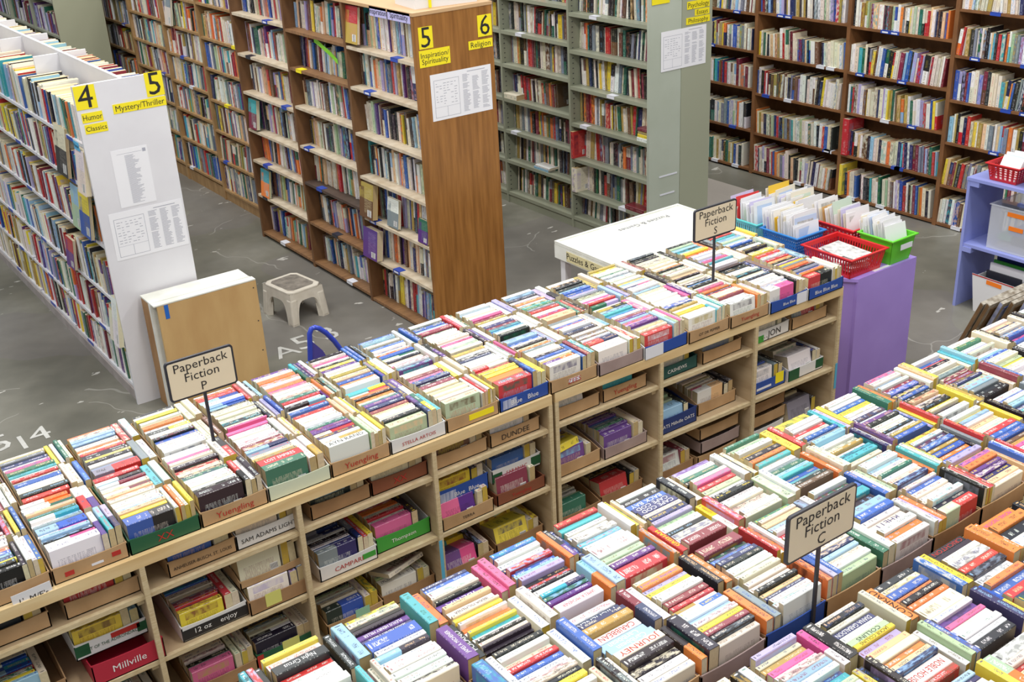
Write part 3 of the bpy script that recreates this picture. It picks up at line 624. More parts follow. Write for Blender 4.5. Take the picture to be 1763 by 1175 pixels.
st(2.335, YF - .01, L2, 'red-brown tray with dark red book below the white tree-printed tray', CARDX, "m m2", "c c", "c", text='Yuengling', tcol=INKR, ts=.026, dens=.3, h=.07, hf=.055)
st(2.665, YF, L2, 'brown tray with yellow-edged and dark books near the table joint', CARD, "s s k b d y p2", "s k", "c", dens=.9)
st(2.945, YF - .01, L2, 'mauve-grey tray of purple series paperbacks', CARDM, "r k k p p v p p p p2", "c c d", "c c", h=.09, hf=.055)
st(3.265, YF - .015, L2, 'navy printed tray with pale blue and green books', CARDN, "p p n e/l e/l l/e l/e l2", "", "k", face=CARDN, text='OATS Millville OATS', tcol=INKW, ts=.026, hf=.08, dens=.8)
st(3.56, YF + .01, L2, 'brown tray of grey and pastel paperbacks right of the navy tray', CARD, "k s m c s c a i/w w/a2", "c w", "k k")
st(3.89, YF - .02, L2, 'blue printed tray with red paperbacks and a yellow tag', CARDB, "k k m p r r c w2", "k m2", "s k", face=CARDB, extra=[('white_swoosh', .2, .3, .6, .5, LABW), ('yellow_tag', .72, .3, .95, 1.25, YEL)])
st(4.17, YF - .03, L2, 'white tray printed with green leaves at the end of the shelf', CARDW, "w s k s c c w2", "s c", "k w", face=CARDW, extra=[('green_trees', 0, 0, .3, 1, INKG), ('green_trees', .78, .2, 1, 1, INKG)], dens=.9)
# third shelf
st(.53, YF, L3, 'tray of dark paperbacks on the third shelf below the crimson tray', CARDK, "k k m d s k o k2", "r k", "c c")
st(.90, YF, L3, 'tray of dark red and grey paperbacks on the third shelf', CARDK, "d m m c c m c c w w k i2", "c v d", "c c c")
st(1.165, YF, L3, 'green, red and white printed tray with a yellow sticky note', CARDG, "m s s w s k/w k2", "c k", "c c", face=CARDG, hf=.075, extra=[('sticky_note', .42, .1, .7, 1.2, POST), ('red_stripe', 0, 0, .1, 1, INKR), ('red_stripe', .9, 0, 1, 1, INKR)])
st(1.475, YF, L3, 'plain brown tray with a green note and a glossy blue-black paperback', CARD, "w c s w c k/b2", "c k", "c y", extra=[('sticky_note', .5, .3, .75, 1.3, POSTG)])
st(1.745, YF + .02, L3, 'brown tray of turquoise and cream books under a loose white novel', CARDK, "t l t i l w e w2", "b n", "c c", dens=.95)
st(2.045, YF, L3, 'tray with striped purple, yellow and turquoise books on the third shelf', CARDK, "m r b y t/y p/i2", "c o c", "k c", dens=.9)
st(2.335, YF + .02, L3, 'brown tray of red and yellow spines under a loose book', CARDK, "s k l r y y2", "k c", "c y", dens=.9)
st(2.665, YF, L3, 'low brown tray of grey-green paperbacks by the table joint', CARDK, "k k s c e g2", "", "")
st(2.945, YF + .02, L3, 'tray of dark and red paperbacks with a golden cover', CARDK, "w w h d k k r2", "", "k w", dens=.9)
st(3.265, YF, L3, 'tray of crimson paperbacks beside the stack of empty trays', CARDK, "p p r r r w w2", "k y", "m c", dens=.85)
for q, (x, z, m_) in enumerate(((3.55, L3, CARD), (3.57, L3 + .075, CARDM), (3.56, L3 + .155, CARD), (3.9, L3 + .0, CARDW), (3.91, L3 + .08, CARD), (3.9, L3 + .16, CARDK))):
    tray(x, YF - .01, z, .27, .38, .07, m_, ['plain empty tray at the bottom of the stack beside the crimson paperbacks', 'mauve-grey empty tray in the middle of a stack of three', 'brown empty tray topping the stack beside the crimson paperbacks', 'white-faced empty tray at the bottom of the stack near the table end', 'brown empty tray in the middle of the stack near the table end', 'kraft brown empty tray topping the stack near the table end'][q], 'empty trays', hf=.06)
fill_tray(4.2, YF - .02, L3, .262, .38, "m s c k k g/c s2", "c", "k", 'third shelf at the table end', dens=.8)
# books lying loose on trays
def lie(x, y, z, rot, L, W, T, tok, label, tilt=0, title=None, cover=None):
    a = math.radians(rot); aL = Vector((math.cos(a), math.sin(a), 0)); aS = Vector((math.sin(a), -math.cos(a), tilt)).normalized(); aT = aS.cross(aL)
    r = book('paperback', Vector((x, y, z)) - aS * W / 2, aL, aT, aS, L, T, W, tok, ('=' + label,), front=1, title=title)
    if r and cover: r['cover'] = cover; r['par'] = (.3, 0, .6); r['c2'] = PAL['m']; r['c1'] = (214, 206, 190)
    return r
for a_ in ((1.85, 3.64, L3 + .165, 14, .2, .135, .02, 'w', 'white novel with black capitals and a rust blot lying askew on turquoise books', .3, None, 'DIVE IN\nTHE SUN'),
           (2.45, 3.72, L3 + .17, 10, .2, .14, .022, 'e', 'pale green book lying flat over the red and yellow spines', .35),
           (.80, 3.72, L2 + .22, 40, .17, .11, .02, 'c', 'cream book lying slanted across the forest-print tray', .4),
           (2.46, 3.74, L2 + .225, -28, .17, .11, .03, 'e', 'grey-green paperback lying over blue books in the tree-printed tray', .3),
           (2.73, 3.64, L2 + .125, 8, .17, .11, .035, 'y', 'yellow-edged brown book lying on top of the tray by the joint', .3)):
    lie(*a_)

# ================================================================== bookcases facing -X
PB = 'wwwwwwwccccccckkkknnbbrrotpmllssaaddehgvyo'; PG = 'ccccccckkkkknmmddddssssggrrwwwoyhh'; PR = 'wwwwwwwwwccccccccckkkknnbbrrtgmmlsshhyddeavo'; PL = 'wwwwwccccccckknbrrmpddssshhaatgeoy'; PW = 'wwwwwwwcccckkbbrrroyydpshmggllvt'
SPECIAL = {'second shelf up, third visible bay of the walnut bookcase': (.31, .062, .2, 'r'), 'first shelf up, third visible bay of the walnut bookcase': (.27, .03, .2, 'y'), 'third shelf up, nearest bay of the grey steel bookcase': (.22, .03, .16, 'r'), 'second shelf up, nearest bay of the grey steel bookcase': (.2, .06, .15, 'c')}
def shelf_books(x, y0, y1, z, hmax, pal, where, set_=.02, hmin=.17, tmin=.012, tmax=.036, fill=1.0, leany=0.0, dmin=.13, dmax=.17):
    y = y1 - .004; end = y1 - (y1 - y0) * fill + .004; i = 0; recs = []
    lean = R.choice([0, 0, 0, .06, -.05, .1]) + leany; mode = R.random(); hb = R.uniform(.19, .235)
    if where in SPECIAL:
        L, T, W, tok = SPECIAL[where]; book('shelved_book', (x + W - .012, y - T / 2, z + L / 2), -Z_, (-X_).cross(-Z_), -X_, L, T, W, tok, (where, 'shelf', 1, 0)); y -= T + .004; i = 1
    while True:
        T = R.uniform(tmin, tmax) * (1.5 if R.random() < .07 else 1); 
        if y - T < end: break
        if R.random() < .12: hb = R.uniform(.18, .24)
        L = min(hmax - .012, max(hmin, hb + R.uniform(-.02, .02))); W = R.uniform(dmin, dmax)
        if R.random() < .06: lean = R.choice([0, 0, .08, -.06])
        aS = -X_; aL = (-Z_ * math.cos(lean) + Y_ * math.sin(lean)); aT = aS.cross(aL)
        c0 = Vector((x + set_ + R.uniform(0, .018) + W, y - T / 2 - math.sin(lean) * L * .5 * 0, z + L / 2 * math.cos(lean) + abs(math.sin(lean)) * T / 2))
        i += 1
        b = book('shelved_book', c0, aL, aT, aS, L, T * .97, W, R.choice(pal) if R.random() > .12 else R.choice(pal) + '/' + R.choice(pal), (where, 'shelf', i, 0))
        y -= T * (1.02 if abs(lean) < .02 else 1.05)
        if R.random() < .012: y -= R.uniform(.01, .03)
def holder(s, x, y, z, mt, w=.085):
    """clip-on plastic label: lip over the front edge and a flap on the board"""
    q = MB(); q.box((x - .004, y - w / 2, z - .022), (x - .001, y + w / 2, z + .002)); q.box((x - .004, y - w / 2, z), (x + .05, y + w / 2, z + .0025))
    o = q.build('label_clip', mt, s)
    if mt is BLUET and R.random() < .6:
        q = MB(); q.box((x - .0048, y - w * .33, z - .017), (x - .0041, y + w * .33, z - .005)); q.build('label_strip', LABW, s)
def bookcase(name, label, x0, x1, ys, levels, ztop, mats, pal, wherebase, base=0, kick=None, set_=.02, bd=.02, boards=None, clips=None, end=None, back=None, thick=.022, top=True, fills=None, lab=.5, hmin=.17, bays=None):
    """ys: upright positions from the near end away from the camera; levels[i]: shelf heights of bay i"""
    root = thing(name, label, 'bookcase', ((x0 + x1) / 2, (ys[0] + ys[-1]) / 2, 0))
    side, shelfm, backm = mats
    for i, y in enumerate(ys):
        t = thick
        ya = y if i == 0 else y - t / 2
        q = MB(); q.box((x0, ya, base), (x1, ya + t, ztop)); q.build('end_panel' if i == 0 else 'upright', (end or side) if i == 0 else side, root)
    if top:
        q = MB(); q.box((x0 - .004, ys[0] - .003, ztop), (x1 + .004, ys[-1] + .02, ztop + .02)); q.build('top_board', top if not isinstance(top, bool) else side, root)
    xm = back if back else (x0 + x1) / 2
    q = MB(); q.box((xm - .006, ys[0] + .02, base + .02), (xm + .006, ys[-1] - .02, ztop - .02)); q.build('back_panel', backm, root)
    for i, lv in enumerate(levels):
        ya, yb = ys[i] + thick * (1 if i == 0 else .5), ys[i + 1] - thick / 2
        lv = sorted(lv)
        for j, z in enumerate(lv):
            mt = shelfm if not boards else boards(i, j)
            q = MB(); q.box((x0 + .002, ya, z - bd), (x1 - .004 if not back else xm - .007, yb, z)); s = q.build('shelf', mt, root)
            hgt = (lv[j + 1] - bd if j + 1 < len(lv) else ztop) - z
            bay = (bays or ORD)[i]
            if hgt > .1:
                shelf_books(x0, ya, yb, z, hgt, pal, f'{ordw(j + 1)} shelf up, {bay} bay of the {wherebase}', set_=set_, fill=fills(i, j) if fills else R.uniform(.93, 1), hmin=min(hmin, hgt - .03))
            if clips and R.random() < clips[0]:
                for k_ in range(clips[2] if len(clips) > 2 else 1):
                    holder(s, x0 + .002, R.uniform(ya + .1, yb - .1), z, LABW if j == 0 else R.choice(clips[1]))
    if kick:
        q = MB(); q.box((x0 + .012, ys[0] + .01, 0), (x0 + .03, ys[-1], kick)); q.build('kick_board', side, root)
    return root
# brown double-sided case
rs = random.Random(3)
def brb(i, j): return SHELFB if j == 0 else (SHELFD if (i, j) in ((1, 2),) else (SHELFB if (i, j) in ((1, 1), (1, 5), (1, 6)) else SHELFW))
br = bookcase('bookcase', 'brown laminate double-sided bookcase with numbers five and six on its end panel', 3.575, 4.144, [6.04, 6.95, 7.87, 8.82],
         [[.03, .355, .65, .95, 1.255, 1.57, 1.84], [.05, .38, .70, .985, 1.285, 1.57, 1.845], [.05, .385, .68, .94, 1.245, 1.55, 1.865]], 2.12, (BROWNIN, SHELFW, BROWNIN), PB, 'brown bookcase',
         set_=.085, end=BROWN, boards=brb, clips=(.75, [BLUET, BLUET, BLUET, YEL, BLKM]), thick=.03, top=mat('tan_top_board', (196, 160, 118), .5), bays=['nearest', 'middle', 'farthest'])
for yy in (6.99, 7.9):
    for i in range(3):
        pass
q = MB()
for yy, off in ((6.98, .93), (7.9, 1.0)):
    for z in range(12, 200, 3):
        q.box((3.70, 6.92, z / 100), (3.712, 6.9345, z / 100 + .012)) if yy < 7 else q.box((3.70, 7.84, z / 100), (3.712, 7.8545, z / 100 + .012))
q.build('shelf_standard_strip', LABW, br)
q = MB(); q.box((3.571, 6.35, 2.075), (3.574, 6.56, 2.135)); s1 = q.build('lavender_label', mat('lavender_label', (190, 186, 232), .6), br); text_obj('Inspiration', .05, (3.5705, 6.455, 2.105), -Y_, Z_, BLACKI, s1)
q = MB(); q.box((3.571, 6.07, 2.075), (3.574, 6.335, 2.135)); s1 = q.build('lavender_label', mat('lavender_label', (190, 186, 232), .6), br); text_obj('Spirituality', .05, (3.5705, 6.20, 2.105), -Y_, Z_, BLACKI, s1)
# tan case behind it
bookcase('bookcase', 'long tan wooden bookcase continuing the aisle behind the brown one', 3.75, 4.05, [8.9, 10.04, 10.96, 11.9, 12.82],
         [[.108, .396, .674, .956, 1.24, 1.51, 1.805], [.15, .435, .73, .998, 1.26, 1.527, 1.8], [.15, .45, .74, 1.02, 1.28, 1.55, 1.8], [.15, .45, .80, 1.114, 1.386, 1.66, 1.9]], 2.14, (LIGHTW, LIGHTW, LIGHTW), PL, 'tan bookcase',
         set_=.02, clips=(.6, [BLUET, BLUET, YEL, BLKM, LABW]), kick=.11, back=4.04, thick=.035, bays=['nearest', 'second', 'third', 'farthest'])
# grey steel case
gs = bookcase('bookcase', 'grey-green steel bookcase with a taped white notice on its end', 5.64, 6.24, [6.25, 7.19, 8.12, 9.04],
         [[.10, .32, .60, .89, 1.185, 1.47, 1.755], [.10, .395, .665, .94, 1.235, 1.515, 1.80], [.10, .395, .665, .94, 1.235, 1.515, 1.80]], 2.25, (STEEL, STEEL, STEEL), PG, 'grey steel bookcase',
         set_=.09, end=STEELH, clips=(.55, [LABW, LABW, LABW]), kick=.085, thick=.022, bd=.028, bays=['nearest', 'second', 'farthest'], fills=lambda i, j: R.uniform(.9, 1) if (i, j) != (1, 3) else .7)
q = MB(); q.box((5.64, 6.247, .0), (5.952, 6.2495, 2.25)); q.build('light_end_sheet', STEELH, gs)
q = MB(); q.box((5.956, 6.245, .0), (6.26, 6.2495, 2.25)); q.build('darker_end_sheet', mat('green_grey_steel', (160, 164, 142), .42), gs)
for z, xa, xb in ((.61, 5.742, 5.925), (.465, 5.75, 5.90)):
    q = MB(); q.box((xa, 6.2435, z), (xb, 6.2455, z + .012)); q.build('white_tape_mark', LABW, gs)
q = MB()
for y in (7.165, 8.095):
    for z in range(12, 220, 4): q.box((5.66, y - .002, z / 100), (5.672, y + .0005, z / 100 + .006))
q.build('slot_row', BLKM, gs)
# dark wall bookcase
def flv(a): return a
bookcase('bookcase', 'dark walnut bookcase against the far wall, full of tightly packed books', 7.78, 8.08, [2.28, 3.26, 4.24, 5.22, 6.205, 7.215, 8.2, 9.2],
         [[.03, .345, .69, 1.02, 1.36, 1.70]] * 3 + [[.035, .393, .757, 1.095, 1.465, 1.83], [.035, .393, .757, 1.10, 1.475, 1.84], [.04, .405, .785, 1.125, 1.456, 1.82], [.04, .405, .785, 1.125, 1.456, 1.82]], 2.25, (DARKW, DARKW, DARKW), PR, 'walnut bookcase',
         set_=.012, clips=(.95, [BLUET, BLUET, LABW], 2), back=8.07, thick=.035, top=False, hmin=.19, bays=['hidden', 'hidden', 'fourth visible', 'third visible', 'second visible', 'first visible', 'hidden'])
# far steel case
bookcase('bookcase', 'far steel bookcase end panel beyond the white shelving, with purple and green books', 3.07, 3.54, [12.0, 12.92, 13.84, 14.76],
         [[.1, .4, .7, 1.0, 1.36, 1.70, 2.0]] * 3, 2.4, (STEEL, STEEL, STEEL), 'ppgvcdkwm', 'far steel bookcase', set_=.03, end=mat('far_grey_steel', (158, 160, 136), .45), clips=None, kick=.08, bays=['nearest', 'second', 'farthest'])

# ---------------------------------------------------------------- white A-shelf on the left
wr = thing('bookcase', 'white painted double-sided shelving with numbers four and five on its end', 'bookcase', (1.93, 8.4, 0))
WX0, WX1, WY0 = 1.69, 2.165, 6.49
q = MB(); q.box((WX0 - .025, WY0, 0), (WX1, WY0 + .02, 1.96)); q.build('end_panel', WHITEP, wr)
q = MB(); q.box((WX0 - .012, WY0 + .02, 0), (WX0 + .02, 12, .068)); q.build('kick_board', KICK, wr)
q = MB(); q.box((1.955, WY0 + .02, .08), (1.975, 12, 1.945)); q.build('centre_board', WHITEP, wr)
wl = [.09, .35, .64, 1.0, 1.325, 1.61]
wys = [6.49, 7.78, 8.65, 9.52, 10.4, 11.3, 12.0]
for i in range(6):
    ya, yb = wys[i] + .012, wys[i + 1] - .012
    if i:
        q = MB(); q.box((1.80, wys[i] - .008, .08), (1.955, wys[i] + .008, 1.93)); q.build('divider', WHITEP, wr)
        q = MB(); q.box((1.976, wys[i] - .008, .08), (2.13, wys[i] + .008, 1.93)); q.build('divider', WHITEP, wr)
    for j, z in enumerate(wl):
        q = MB(); q.box((WX0 + .0, ya, z - .02), (1.954, yb, z)); s = q.build('shelf', WHITEP, wr)
        hh = (wl[j + 1] - .02 if j < 5 else 1.93) - z
        shelf_books(WX0, ya, yb, z, min(hh, .3), 'hhcdwcy' if (j == 0 and i > 1) else PW, f'{ordw(j + 1)} shelf up, {["nearest", "second", "third", "fourth", "fifth", "farthest"][i]} bay of the white shelving', set_=.004, hmin=.21 if j == 5 else .17, dmin=.16, dmax=.22, fill=.99, tmax=.032)
        if R.random() < .8:
            q = MB(); yy = R.uniform(ya + .1, yb - .1); q.box((WX0 - .003, yy - .06, z - .02), (WX0 - .0005, yy + .06, z + .001)); q.build('label_clip', BLUET, s)
    q = MB(); q.box((1.977, ya, 1.59), (WX1 - .01, yb, 1.61)); q.build('shelf', WHITEP, wr)
    # books on the far side of the top shelf (their heads show)
    y = yb
    while y > ya + .04 and i < 5:
        T = R.uniform(.01, .03); y -= T; L = R.uniform(.24, .29); W = R.uniform(.14, .165)
        aS = X_; aL = -Z_; aT = aS.cross(aL)
        book('shelved_book', (2.16 - W - R.uniform(0, .01), y + T / 2, 1.61 + L / 2), aL, aT, aS, L, T * .97, W, R.choice('wwkrcblm'), (f'top shelf, aisle-five side, {["nearest", "second", "third", "fourth", "fifth"][i]} bay of the white shelving', 'shelf', 1 + int((yb - y) * 40), 0))

# face-out books on shelves
def faceout(x, y, z, w, h, T, tok, label, tok2=None, lean=.12, title=None, ax=None):
    """cover towards -X, leaning back"""
    aT = (-X_ * math.cos(lean) + Z_ * math.sin(lean)); aS = Y_; aL = aS.cross(aT) * -1; aL = aT.cross(aS)
    r = book('shelved_book', Vector((x, y, z + h / 2)) - aS * w / 2, aL, aT, aS, h, T, w, tok + (('/' + tok2) if tok2 else ''), ('=' + label,), front=1)
    if r: r['par'] = (r['par'][0], .45 if tok2 else 0, .9)
    return r
FO = [(1.68, 7.05, 1.34, .23, .30, .02, 'c', 'large black and cream comic book displayed face out below the top white shelf', 'k'),
      (1.66, 6.60, 1.33, .16, .26, .03, 'w', 'white face-out book with black capitals beside the white end panel', 'c'),
      (1.67, 6.78, 1.02, .20, .27, .02, 'y', 'blue and yellow face-out paperback on the white shelving', 'b'),
      (1.68, 6.98, 1.02, .18, .27, .02, 'l', 'pale blue picture book face out on the white shelving', 'e'),
      (1.67, 6.67, .37, .14, .20, .02, 'c', 'cream face-out book with brush strokes low on the white shelving', 'c'),
      (1.66, 6.545, .39, .10, .31, .03, 'w', 'tall white book with blue and red letters at the white end panel', 'w'),
      (1.67, 7.35, .66, .17, .2, .02, 'r', 'red and purple face-out book on the white shelving', 'p'),
      (3.60, 6.86, 1.86, .17, .24, .02, 'r', 'book with a red poppy cover face out on the brown case', 'h'),
      (3.61, 6.56, .66, .15, .2, .02, 'w', 'white jazz book face out in the brown case', 's'),
      (3.585, 6.86, .66, .19, .25, .04, 'h', 'thick mottled olive book sticking out of the brown case', 'd'),
      (3.585, 6.86, .357, .20, .22, .05, 'p', 'bulky violet book sticking out low in the brown case', 'p'),
      (3.60, 6.16, .36 + .295, .12, .16, .02, 'g', 'green and purple face-out book by the brown end panel', 'p'),
      (3.60, 8.70, .95, .15, .24, .03, 't', 'teal-blue face-out book at the far end of the brown case', 'm'),
      (3.60, 8.66, .385, .16, .23, .02, 't', 'turquoise book with orange figure low in the brown case', 'o'),
      (3.745, 10.7, 1.53, .16, .3, .02, 's', 'grey-framed picture book face out on the tan case', 'c')]
for a_ in FO: faceout(*a_)

# books lying flat on shelves
def flat(x, y, z, lx, ly, h, tok, label):
    aS = -X_; aL = Y_; aT = aS.cross(aL)
    r = book('shelved_book', Vector((x + lx, y, z + h / 2)), aL, aT, aS, ly, h, lx, tok, ('=' + label,), front=1)
for a_ in ((5.645, 8.02, .94, .16, .19, .045, 'c', 'thick white volume lying flat on the grey steel shelf'), (5.65, 6.335, .89, .15, .12, .03, 'w', 'white book at the bottom of the small pile by the steel end panel'), (5.652, 6.33, .92, .15, .12, .025, 'y', 'yellow book in the small pile by the steel end panel'),
           (5.655, 6.33, .945, .14, .12, .025, 'h', 'mustard book in the small pile by the steel end panel'), (5.65, 6.335, .97, .13, .11, .022, 'm', 'dark red book topping the small pile by the steel end panel'), (5.645, 6.42, .32, .17, .22, .035, 'm', 'mauve-brown volume lying flat low in the grey steel case'),
           (5.65, 7.62, .395, .16, .2, .02, 'l', 'pale book lying flat on the second steel shelf up'), (5.65, 7.60, .416, .16, .2, .018, 'w', 'white book lying on the pale one on the second steel shelf up')): flat(*a_)
# lime green paper strip leaning on the brown case
b = MB(); pts_ = [onX_(540, 64), onX_(548, 70), onX_(558, 79), onX_(570, 90), onX_(581, 102)]
for i_ in range(4):
    u, v = pts_[i_], pts_[i_ + 1]; dn = Vector((0, 0, -.035)); tk = Vector((-.002, 0, 0)); b.hexa([u + dn, v + dn, v + dn + tk, u + dn + tk], [u, v, v + tk, u + tk])
o = b.build('paper_strip', mat('lime_paper', (150, 232, 60), .6), None); tag(o, 'lime green paper strip hanging across blue books in the brown bookcase', 'paper strip')
b = MB(); b.box((1.655, 6.56, 1.585), (1.657, 6.66, 1.635)); o = b.build('shelf_tag', mat('sky_blue_card', (90, 180, 225), .6), None); tag(o, 'sky blue handwritten tag on the white shelving beside its end panel', 'tag'); text_obj('Humor', .03, (1.6545, 6.61, 1.61), -Y_, Z_, BLACKI, o)
# blue tape strips on the plywood uprights
for (x_, y_, z0_, z1_) in ((2.01, 3.5215, .20, .44), (4.478, 3.487, .33, .48)):
    b = MB(); b.box((x_ - .008, y_ - .001, z0_), (x_ + .008, y_, z1_)); o = b.build('tape_strip', mat('sky_blue_tape', (90, 176, 214), .6), None); tag(o, 'sky blue tape strip on the upright ' + ('between the barcoded and green-labelled trays' if x_ < 3 else 'at the purple end of the plywood shelving'), 'tape')

# ---------------------------------------------------------------- signs, labels and notices on the ends
def card(name, x0, x1, z0, z1, y, mt, label, cat, group=None, txt=None, size=.1, ink=BLACKI, sh=0.0, sx=1.0, align='CENTER'):
    """flat card on a -Y facing end panel"""
    q = MB(); q.prism([(x0, y, z0), (x1, y, z0 + sh), (x1, y, z1 + sh), (x0, y, z1)], (0, -.0015, 0))
    o = q.build(name, mt, None); tag(o, label, cat, group)
    if txt: text_obj(txt, size, ((x0 + x1) / 2, y - .0016, (z0 + z1) / 2 + sh / 2 - size * .02), X_, Z_, ink, o, sx=sx, maxw=(x1 - x0) * .92)
    return o
YL = 'yellow lettered cards on the bookcase ends'
card('aisle_card', 1.668, 1.784, 1.826, 1.956, 6.4895, YEL, 'yellow card with the number four on the white end panel', 'sign', YL, '4', .178)
card('aisle_card', 2.066, 2.168, 1.832, 1.968, 6.4895, YEL, 'yellow card with the number five on the white end panel', 'sign', YL, '5', .178)
card('aisle_card', 1.685, 1.80, 1.752, 1.806, 6.4895, YEL, 'yellow strip reading humor on the white end panel', 'sign', YL, 'Humor', .044)
card('aisle_card', 1.69, 1.815, 1.69, 1.742, 6.4895, YEL, 'yellow strip reading classics on the white end panel', 'sign', YL, 'Classics', .038)
card('aisle_card', 1.862, 2.168, 1.772, 1.825, 6.4895, YEL, 'long yellow strip naming mysteries on the white end panel', 'sign', YL, 'Mystery/Thriller', .046)
card('aisle_card', 3.603, 3.702, 1.922, 2.052, 6.0395, YEL, 'yellow card with the number five on the brown end panel', 'sign', YL, '5', .172)
card('aisle_card', 4.032, 4.137, 1.935, 2.066, 6.0395, YEL, 'yellow card with the number six on the brown end panel', 'sign', YL, '6', .172)
card('aisle_card', 3.597, 3.818, 1.812, 1.914, 6.0395, YEL, 'two-line yellow card below the five on the brown end panel', 'sign', YL, 'Inspiration/\nSpirituality', .045)
card('aisle_card', 3.957, 4.137, 1.866, 1.919, 6.0395, YEL, 'yellow strip below the six on the brown end panel', 'sign', YL, 'Religion', .048)
card('aisle_card', 6.002, 6.228, 1.82, 1.876, 6.2435, YEL, 'topmost yellow strip, naming psychology, on the grey steel end', 'sign', YL, 'Psychology', .048)
card('aisle_card', 6.08, 6.228, 1.767, 1.814, 6.2435, YEL, 'short middle yellow strip naming essays on the grey steel end', 'sign', YL, 'Essays', .046)
card('aisle_card', 5.995, 6.234, 1.712, 1.761, 6.2435, YEL, 'lowest yellow strip, naming philosophy, on the grey steel end', 'sign', YL, 'Philosophy', .046)
card('aisle_card', 5.66, 5.83, 1.895, 1.955, 6.2435, YEL, 'yellow strip at the picture edge on the lighter half of the steel end', 'sign', YL)
def note(x0, x1, z0, z1, y, label, plan=True, seed=1):
    q = MB(); q.prism([(x0, y, z0), (x1, y, z0), (x1, y, z1), (x0, y, z1)], (0, -.001, 0)); o = q.build('paper_notice', PAPER, None); tag(o, label, 'notice', 'white paper notices on the bookcase ends')
    r = random.Random(seed); rc = []; yy = y - .0014; w, h = x1 - x0, z1 - z0
    def rect(a, b_, c, d): rc.append([(x0 + w * a, yy, z0 + h * b_), (x0 + w * c, yy, z0 + h * b_), (x0 + w * c, yy, z0 + h * d), (x0 + w * a, yy, z0 + h * d)])
    if plan:
        for a, b_, c, d in ((.05, .06, .46, .068), (.05, .86, .46, .868), (.05, .06, .056, .868), (.455, .06, .46, .868), (.05, .28, .46, .285), (.25, .06, .255, .28)): rect(a, b_, c, d)
        for i in range(9):
            for j in range(6):
                if r.random() < .75: rect(.08 + j * .06, .34 + i * .055, .08 + j * .06 + r.uniform(.02, .05), .352 + i * .055)
        rect(.6, .93, .9, .945)
        for cx in (.52, .68, .84):
            for i in range(34):
                if r.random() < .93: rect(cx, .88 - i * .024, cx + r.uniform(.07, .125), .89 - i * .024)
    else:
        rect(.15, .92, .85, .925); rect(.86, .9, .95, .96)
        for i in range(50): rect(.35, .88 - i * .017, .35 + r.uniform(.2, .4), .887 - i * .017)
    print_lines(rc, mat('pale_print', (168, 170, 182), .8), o, 1)
    return o
note(3.661, 4.112, 1.471, 1.759, 6.0395, 'white store plan and index sheet taped to the brown end panel', seed=2)
note(1.718, 2.155, .93, 1.215, 6.4895, 'white store plan and index sheet taped to the white end panel', seed=3)
note(1.80, 2.01, 1.235, 1.57, 6.4895, 'narrow single-column list taped above the plan on the white end panel', plan=False, seed=4)
note(5.75, 6.20, 1.408, 1.695, 6.2435, 'white two-page notice with a small logo taped to the grey steel end', seed=5)
# white box on top of the brown case
q = MB(); q.hexa([(3.66, 6.15, 2.14), (4.08, 6.10, 2.14), (4.12, 6.40, 2.14), (3.70, 6.45, 2.14)], [(3.66, 6.15, 2.22), (4.08, 6.10, 2.22), (4.12, 6.40, 2.22), (3.70, 6.45, 2.22)])
o = q.build('flat_box', CARDW, None); tag(o, 'flat white box with a strip of yellow tape on top of the brown bookcase', 'box')
q = MB(); q.box((3.75, 6.125, 2.141), (3.765, 6.137, 2.2215)); q.build('yellow_tape', YEL, o)

# ---------------------------------------------------------------- sign stands
def sign(x, y, z0, zc, w, h, letter, label, zpole=None):
    root = thing('sign_stand', label, 'sign', (x, y, z0))
    q = MB(); q.box((x - .045, y - .045, z0), (x + .045, y + .045, z0 + .006)); q.build('base_plate', BLKM, root)
    q = MB(); q.box((x - .006, y - .004, z0), (x + .006, y + .004, zc - h / 2 + .02)); q.build('pole', BLKM, root)
    # rounded frame
    def rr(w_, h_, r_, yy):
        pts = []
        for cx, cz, a0 in ((w_ / 2 - r_, h_ / 2 - r_, 0), (-w_ / 2 + r_, h_ / 2 - r_, 90), (-w_ / 2 + r_, -h_ / 2 + r_, 180), (w_ / 2 - r_, -h_ / 2 + r_, 270)):
            for k in range(5):
                a = math.radians(a0 + k * 22.5); pts.append((x + cx + r_ * math.cos(a), yy, zc + cz + r_ * math.sin(a)))
        return pts
    q = MB(); q.prism(rr(w, h, .014, y + .004), (0, -.010, 0)); q.build('frame', BLKM, root)
    q = MB(); q.prism(rr(w - .016, h - .016, .008, y - .006), (0, -.0012, 0)); c = q.build('card', CREAMC, root)
    text_obj('Paperback', w * .185, (x, y - .0074, zc + h * .29), X_, Z_, BLACKI, c, sx=1.04)
    text_obj('Fiction', w * .185, (x, y - .0074, zc + h * .01), X_, Z_, BLACKI, c, sx=1.04)
    if letter: text_obj(letter, w * .185, (x, y - .0074, zc - h * .30), X_, Z_, BLACKI, c)
    return root
sign(1.254, 3.90, .918, 1.34, .27, .165, 'P', 'framed cream sign with the letter P standing among the middle-table trays')
sign(3.842, 3.78, .918, 1.355, .285, .165, 'S', 'framed cream sign with the letter S near the card baskets')
sign(2.292, 1.796, .914, 1.305, .295, .165, 'C', 'largest framed cream sign, ending in the letter C, on the near table')
sign(.335, 3.935, .918, 1.34, .27, .165, '', 'black-framed sign stand mostly cut by the picture edge')
q = MB(); q.prism([(.375, 3.532, .868), (.505, 3.532, .875), (.50, 3.524, .955), (.372, 3.524, .95)], (0, -.001, 0)); o = q.build('paper_note', PAPER, None); tag(o, 'white slip with pen scribble taped to the front of the leftmost tray', 'note')
text_obj("1'  M/E's", .03, (.44, 3.5255, .915), X_, Z_, BLACKI, o)

